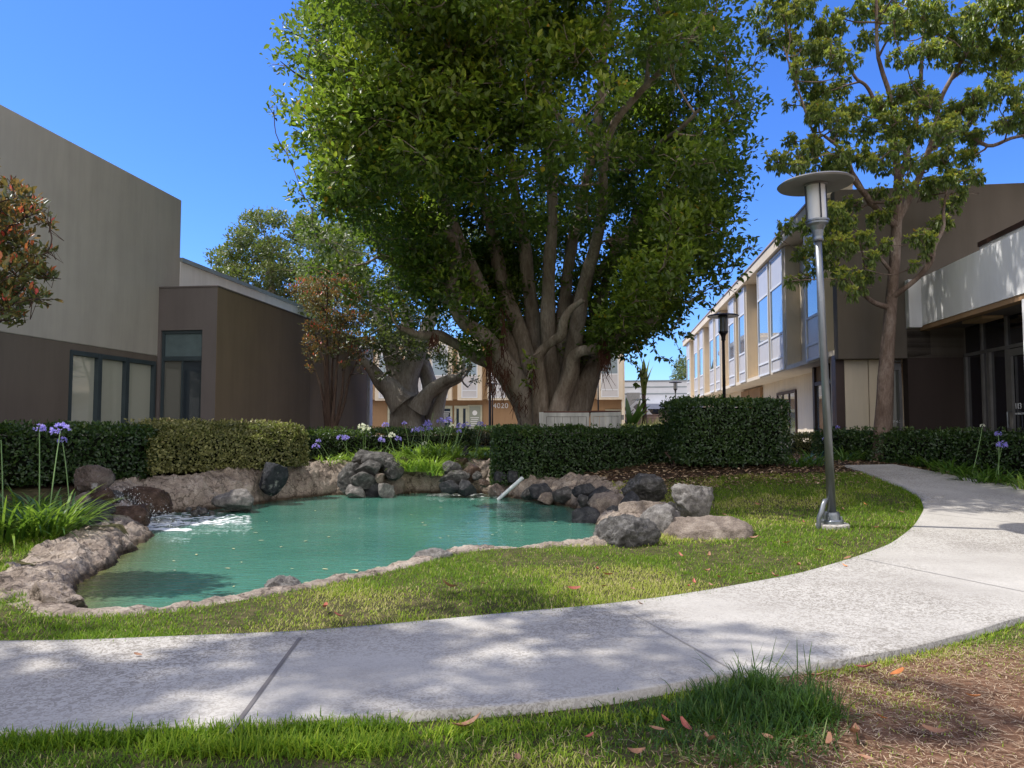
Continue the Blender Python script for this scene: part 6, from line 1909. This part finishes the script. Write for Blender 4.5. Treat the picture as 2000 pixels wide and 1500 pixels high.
for k, (a, b2, c2, d2, mt, dq, lab) in enumerate([
    (176, 1000, 216, 1024, R_grey, 9.7, 'grey stone at the right foot of the left inlet pile'),
    (120, 986, 150, 1010, R_dark, 9.7, 'dark stone half hidden by the left agapanthus leaves'),
    (196, 958, 236, 984, R_grey, 10.9, 'grey stone on the lip of the left inlet beside the wet slab')]):
    boulder(a, b2, c2, d2, 0.0, mt, lab, seed=90 + k, dd=dq, name='stone')

# white pipe
a_, b_ = W(977, 972, 14.9), W(1021, 933, 14.75)
r = MB()
P = np.array([a_ - (b_ - a_) * 0.1, b_])
r.tube(P, 0.036, 14)
tag(r.obj('pipe', M['pvc'], None, (0, 0, 0)), 'white plastic pipe slanting down into the water under the dark hedge', 'pipe')

# ------------------------------------------------------------------ grass
gr_m = m_leaf('grass_blade', [(0.0, (0.045, 0.095, 0.008)), (0.35, (0.125, 0.22, 0.013)), (0.7, (0.30, 0.37, 0.03)), (0.82, (0.38, 0.36, 0.10)), (1.0, (0.56, 0.46, 0.24))], 0.55, 0.35, 0.2)
def inpoly(x, y, poly):
    ins = np.zeros(len(x), bool)
    a = poly
    b_ = np.roll(poly, -1, 0)
    for p0, p1 in zip(a, b_):
        c = (p0[1] > y) != (p1[1] > y)
        if c.any():
            xi = p0[0] + (y - p0[1]) * (p1[0] - p0[0]) / (p1[1] - p0[1] + 1e-12)
            ins ^= c & (x < xi)
    return ins
PP2 = PPOLY[::3]
def mkgrass(name, label, n, x0, x1, y0, y1, Ls, wds, dry, seg=3, keepf=None, lean=(0.9, 1.5)):
    x = RS.uniform(x0, x1, n); y = RS.uniform(y0, y1, n)
    vis = (np.abs(x) < 0.76 * y + 0.5)
    x, y = x[vis], y[vis]
    ok = ~inpoly(x, y, PP2)
    x, y = x[ok], y[ok]
    ok = sdist(x, y) > np.interp(y, [5, 6.3, 8.5, 10], [0.26, 0.30, 0.34, 0.7]) + 0.35 * ((x < -3.3) & (y > 6))
    x, y = x[ok], y[ok]
    nz = fbm2(x, y, 1.6, 4)
    keep = RS.random(len(x)) < np.clip(0.85 + 0.9 * nz, 0.35, 1)
    if keepf is not None: keep &= keepf(x, y)
    x, y, nz = x[keep], y[keep], nz[keep]
    m = len(x)
    so_ = soilmask(x, y)
    L = RS.uniform(*Ls, m) * (1 + 0.5 * nz) * (1 - 0.45 * so_)
    v = np.clip(0.45 * RS.random(m) + 0.05 + dry * np.clip(-fbm2(x + 9, y, 0.9, 3) * 1.5 + 0.1, 0, 1) + 0.3 * so_, 0, 0.75)
    dead = RS.random(m) < (0.06 + dry * 0.45 * np.clip(-fbm2(x + 9, y, 0.9, 3) * 2 + 0.2, 0, 1) + 0.35 * so_)
    v[dead] = RS.uniform(0.8, 1.0, dead.sum())
    P = np.stack([x, y, gz(x, y) + 0.02 * fbm2(x, y, 0.6, 3) * sstep(2, 6, np.abs(y)) - 0.004], 1)
    acc = Acc()
    ribbons(acc, P, RS.random(m) * 6.28, L, RS.uniform(*lean, m), RS.uniform(-0.3, 1.1, m), RS.uniform(*wds, m), seg, v=v)
    return tag(acc.obj(name, gr_m), label, 'grass', kind='stuff')
soil_keep = lambda x, y: RS.random(len(x)) > soilmask(x, y) * np.clip(0.86 - 0.9 * fbm2(x, y, 2.1, 3), 0.35, 0.99)
mkgrass('grass', 'rough grass along the near side of the path with dry patches', 105000, -2.9, 3.3, 2.55, 4.9, (0.018, 0.045), (0.0025, 0.0045), 1.3, 3, soil_keep)
mkgrass('grass', 'green lawn strip between the pond edge and the curved path', 150000, -5, 5.5, 4.4, 8.2, (0.025, 0.05), (0.003, 0.006), 0.75, 2)
mkgrass('grass', 'lawn sweeping up past the steel lamp toward the hedges', 120000, -1.0, 9.5, 8.2, 13.7, (0.03, 0.06), (0.005, 0.009), 1.0, 2)
mkgrass('grass', 'bright grass at the left edge between rock bank and inlet', 60000, -8.5, -3.2, 5.6, 9.4, (0.04, 0.08), (0.004, 0.007), 0.2, 2)
mkgrass('grass', 'small patch of sunny lawn behind the cascade', 14000, -1.8, 0.4, 17.6, 24, (0.05, 0.1), (0.012, 0.02), 0.2, 2)
# long fringe along the path edge and the big dark tuft
acc = Acc()
def fringe(px0, py0, px1, py1, n, Lq, spread, wd=0.005, vlo=0.1, vhi=0.6):
    t_ = RS.random(n)
    x = np.empty((n, 3))
    A, Bq = G(px0, py0), G(px1, py1)
    x = A + (Bq - A) * t_[:, None] + RS.normal(size=(n, 3)) * [spread, spread * 0.6, 0]
    x[:, 2] = gz(x[:, 0], x[:, 1]) - 0.005
    ribbons(acc, x, RS.random(n) * 6.28, RS.uniform(*Lq, n), RS.uniform(0.9, 1.55, n), RS.uniform(-0.2, 1.3, n), wd, 4, v=RS.uniform(vlo, vhi, n))
fringe(-40, 1462, 760, 1428, 2600, (0.05, 0.10), 0.05)
fringe(300, 1470, 760, 1470, 1500, (0.05, 0.11), 0.06, vlo=0.2, vhi=0.7)
fringe(700, 1450, 1300, 1400, 900, (0.03, 0.07), 0.06, vlo=0.3, vhi=0.75)
inn = [(60, 1268), (300, 1262), (586, 1250), (800, 1232), (1000, 1212), (1150, 1199), (1290, 1182), (1400, 1164), (1560, 1134), (1660, 1104), (1740, 1074), (1785, 1038), (1803, 1000), (1796, 976), (1758, 955)]
for q0, q1 in zip(inn[:-1], inn[1:]):
    fringe(*q0, *q1, 330, (0.03, 0.075), 0.035, 0.004, 0.05, 0.6)
for q0, q1 in (((1300, 1372), (1450, 1342)), ((1600, 1322), (1800, 1284)), ((1800, 1284), (2010, 1222))):
    fringe(*q0, *q1, 260, (0.02, 0.06), 0.035, 0.004, 0.3, 0.85)
tag(acc.obj('grass_fringe', gr_m), 'longer grass blades fringing and hanging over the edges of the path', 'grass', kind='stuff')
acc = Acc()
for (a, b2, n, Lm, sp_) in [(1480, 1350, 480, 0.16, 0.10), (1470, 1345, 60, 0.30, 0.10), (1580, 1350, 50, 0.28, 0.08), (1250, 1400, 260, 0.10, 0.16), (1320, 1440, 300, 0.09, 0.2), (1560, 1375, 420, 0.14, 0.10), (1410, 1370, 600, 0.14, 0.10), (1530, 1430, 520, 0.13, 0.16), (1460, 1470, 520, 0.11, 0.18), (1380, 1400, 500, 0.12, 0.12), (1590, 1400, 500, 0.2, 0.08), (1500, 1395, 520, 0.15, 0.16)]:
    c0 = G(a, b2)
    x = c0 + RS.normal(size=(n, 3)) * [sp_ * 0.7, sp_ * 0.6, 0]
    x[:, 2] = -0.005
    ribbons(acc, x, RS.random(n) * 6.28, Lm * RS.uniform(0.35, 1.0, n), RS.uniform(0.45, 1.5, n), RS.uniform(-0.9, 1.3, n), RS.uniform(0.003, 0.006, n), 4, v=RS.uniform(0.0, 0.4, n) + 0.35 * (RS.random(n) < 0.06))
gr_shade = m_leaf('shade_toned_grass_blade', [(0.0, (0.02, 0.05, 0.008)), (0.35, (0.055, 0.12, 0.015)), (1.0, (0.3, 0.3, 0.1))], 0.5, 0.2, 0.25)  # darker grass colour painting the dapple shade over this tuft
tag(acc.obj('grass_tuft', gr_shade), 'dark long-bladed grass tuft growing over the near path edge right of centre', 'grass', kind='stuff')
acc = Acc()
n = 42000
x = RS.uniform(-0.2, 3.3, n); y = RS.uniform(2.5, 4.9, n)
ok = ~inpoly(x, y, PP2) & (RS.random(n) < soilmask(x, y) * 0.42 + 0.06)
x, y = x[ok], y[ok]; m = len(x)
P = np.stack([x, y, 0.004 + 0.012 * RS.random(m)], 1)
ribbons(acc, P, RS.random(m) * 6.28, RS.uniform(0.015, 0.06, m), RS.uniform(-0.1, 0.25, m), RS.uniform(-0.35, 0.1, m), RS.uniform(0.0012, 0.0028, m), 2, v=RS.uniform(0.0, 1.0, m) ** 0.6)
straw_m = m_leaf('straw', [(0.0, (0.09, 0.045, 0.028)), (0.5, (0.27, 0.16, 0.09)), (1.0, (0.56, 0.43, 0.28))], 0.7, 0.05)
tag(acc.obj('dry_straw', straw_m), 'dry straw and dead grass scattered on the bare soil', 'straw', kind='stuff')
# ground cover at the far left
acc = Acc()
n = 2600
pts = []
for k in range(n):
    a, b2 = RS.uniform(-30, 125), RS.uniform(1000, 1042)
    pts.append(G(a, b2))
pts = np.array(pts); pts[:, 2] += 0.03 + 0.05 * RS.random(n)
leaves(acc, pts, rnd(n) + [0, 0, 0.2], rnd(n) * 0.5 + [0, 0, 1], RS.uniform(0.03, 0.06, n), 0.8, v=RS.random(n))
tag(acc.obj('ground_cover', LA), 'low leafy ground cover between the lawn and the agapanthus at the left', 'ground cover', kind='stuff')
# leaf litter under the hedges
acc = Acc()
n = 9000
x = RS.uniform(-1, 9.5, n); y = RS.uniform(12.6, 18, n)
ok = ~inpoly(x, y, PP2) & (sdist(x, y) > 0.8)
x, y = x[ok], y[ok]; m = len(x)
P = np.stack([x, y, gz(x, y) + 0.012 + 0.01 * RS.random(m)], 1)
leaves(acc, P, rnd(m) * [1, 1, 0.15], rnd(m) * 0.3 + [0, 0, 1], RS.uniform(0.05, 0.11, m), 0.45, v=RS.random(m))
tag(acc.obj('leaf_litter', straw_m), 'brown leaf litter lying under the hedges', 'leaf litter', kind='stuff')

# ------------------------------------------------------------------ single fallen leaves
fl_m = [m_plain('dry_brown_leaf', (0.30, 0.15, 0.08), 0.6, var=0.3, scale=20), m_plain('orange_leaf', (0.62, 0.22, 0.06), 0.5, var=0.2, scale=20), m_plain('reddish_leaf', (0.36, 0.10, 0.06), 0.55, var=0.3, scale=20)]
def leafmesh(mt, L, wd, curl):
    n = 7
    V = []
    for k in range(n):
        t_ = k / (n - 1)
        w_ = wd * math.sin(math.pi * min(1, t_ * 0.92 + 0.08)) ** 0.8 * 0.5
        z = curl * (t_ - 0.5) ** 2 * 4 * L * 0.25
        V += [(L * (t_ - .5), -w_, z + w_ * 0.6), (L * (t_ - .5), 0, z), (L * (t_ - .5), w_, z + w_ * 0.6)]
    Fq = []
    for k in range(n - 1):
        a = k * 3
        Fq += [(a, a + 1, a + 4, a + 3), (a + 1, a + 2, a + 5, a + 4)]
    me = bpy.data.meshes.new('fallen_leaf')
    me.from_pydata(V, [], Fq)
    me.materials.append(mt)
    return me
lms = [leafmesh(fl_m[k % 3 if k < 3 else 0], 0.11 + 0.02 * k, 0.04 + 0.004 * k, 0.5 + 0.15 * k) for k in range(4)]
def fleaf(px, py, me, sc, dz, label, group=None):
    p_ = G(px, py, dz)
    o = bpy.data.objects.new('fallen_leaf', me)
    COL.objects.link(o)
    o.location = p_
    o.scale = (sc * 0.72,) * 3
    o.rotation_euler = (RS.uniform(-0.5, 0.5), RS.uniform(-0.3, 0.3), RS.uniform(0, 6.28))
    return tag(o, label, 'leaf', group)
fleaf(1752, 1316, lms[1], 1.1, 0.03, 'bright orange fallen leaf on the bare soil at the right')
fleaf(915, 1417, lms[3], 1.2, 0.03, 'large curled brown leaf lying on the near path edge')
fleaf(1688, 1304, lms[2], 0.9, 0.03, 'thin reddish leaf beside the path edge near the orange leaf')
fleaf(1672, 1432, lms[3], 1.1, 0.03, 'long dark curled leaf on the soil right of the dark grass tuft')
fleaf(1283, 1425, lms[0], 0.9, 0.04, 'upright brown leaf on the dry grass left of the dark tuft')
fleaf(1384, 1445, lms[3], 0.9, 0.04, 'brown leaf at the left foot of the dark grass tuft')
fleaf(1011, 1482, lms[0], 0.9, 0.04, 'brown leaf at the bottom edge of the picture on the dry grass')
fleaf(880, 1146, lms[3], 1.3, 0.05, 'large brown leaf lying on the lawn below the centre of the pond')
fleaf(636, 1186, lms[2], 1.2, 0.05, 'reddish-brown leaf on the shaded lawn left of centre')
fleaf(662, 1203, lms[2], 0.8, 0.05, 'small reddish leaf just below the leaf on the shaded lawn left of centre')
fleaf(270, 1279, lms[0], 0.7, 0.055, 'small brown leaf lying on the concrete path at the left')
for (a, b2) in [(1166, 1112), (1185, 1122), (945, 1140), (1180, 1145), (1355, 1137), (1250, 1178), (1236, 1150), (1405, 1127), (1390, 1143), (1465, 1122), (1480, 1121), (1512, 1125), (1345, 1145), (1500, 1028), (1570, 1020), (1645, 995), (1690, 985), (1535, 1060),
                (1630, 1055), (1712, 1030), (1440, 1080), (1415, 1005), (1330, 1085), (1560, 985), (1760, 1000), (1600, 1075), (1475, 1050), (1520, 1095), (1385, 1085), (1655, 1090), (1480, 985), (1620, 965), (1735, 1045), (1120, 1150), (1290, 1120),
                (1650, 1105), (1560, 1105), (1425, 955), (1500, 950), (1380, 1115)]:
    wh = 'near the foot of the steel lamp' if (a > 1500 and b2 < 1060) else 'beside the front right boulders' if (a < 1500 and b2 < 1092) else 'close to the curved path edge' if b2 > 1092 and a > 1480 else 'below the right half of the pond'
    fleaf(a, b2, lms[int(RS.choice([0, 0, 0, 2, 3, 3, 1], 1)[0])], RS.uniform(0.5, 1.1), 0.05, 'dry fallen leaf lying on the lawn ' + wh, 'leaves fallen on the lawn ' + wh)
for (a, b2) in [(1500, 1300 + 140), (1340, 1420), (1620, 1450), (1300, 1405), (1595, 1320), (1560, 1345), (1570, 1440), (1150, 1440), (1240, 1470), (1720, 1400), (1830, 1430), (1900, 1360), (1690, 1480)]:
    fleaf(a, b2, lms[int(RS.integers(0, 4))], RS.uniform(0.5, 0.9), 0.03, 'dry brown leaf lying ' + ('on the near grass left of the dark tuft' if a < 1400 else 'in or beside the dark grass tuft' if a < 1630 else 'on the bare soil at the lower right'), 'brown leaves ' + ('on the near grass' if a < 1400 else 'by the dark tuft' if a < 1630 else 'on the bare soil'))
# leaves floating on the pond
flo = m_plain('floating_yellow_leaf', (0.50, 0.46, 0.25), 0.5, var=0.2)
mf = leafmesh(flo, 0.11, 0.045, 0.1)
for k in range(46):
    for _ in range(50):
        px, py = RS.uniform(250, 1150), RS.uniform(985, 1180)
        c0 = onz(px, py, ZW + 0.008)
        if sdist(np.array([c0[0]]), np.array([c0[1]]))[0] < -0.25: break
    o = bpy.data.objects.new('floating_leaf', mf)
    COL.objects.link(o)
    o.location = c0
    o.rotation_euler = (0, 0, RS.uniform(0, 6.28))
    s = RS.uniform(0.25, 0.75)
    o.scale = (s, s, s * 0.3)
    wh = ('left' if px < 520 else 'middle' if px < 850 else 'right') + (' far' if py < 1060 else ' near') + ' part of the pond'
    tag(o, 'pale leaf floating on the turquoise water in the ' + wh, 'leaf', 'leaves floating in the ' + wh)
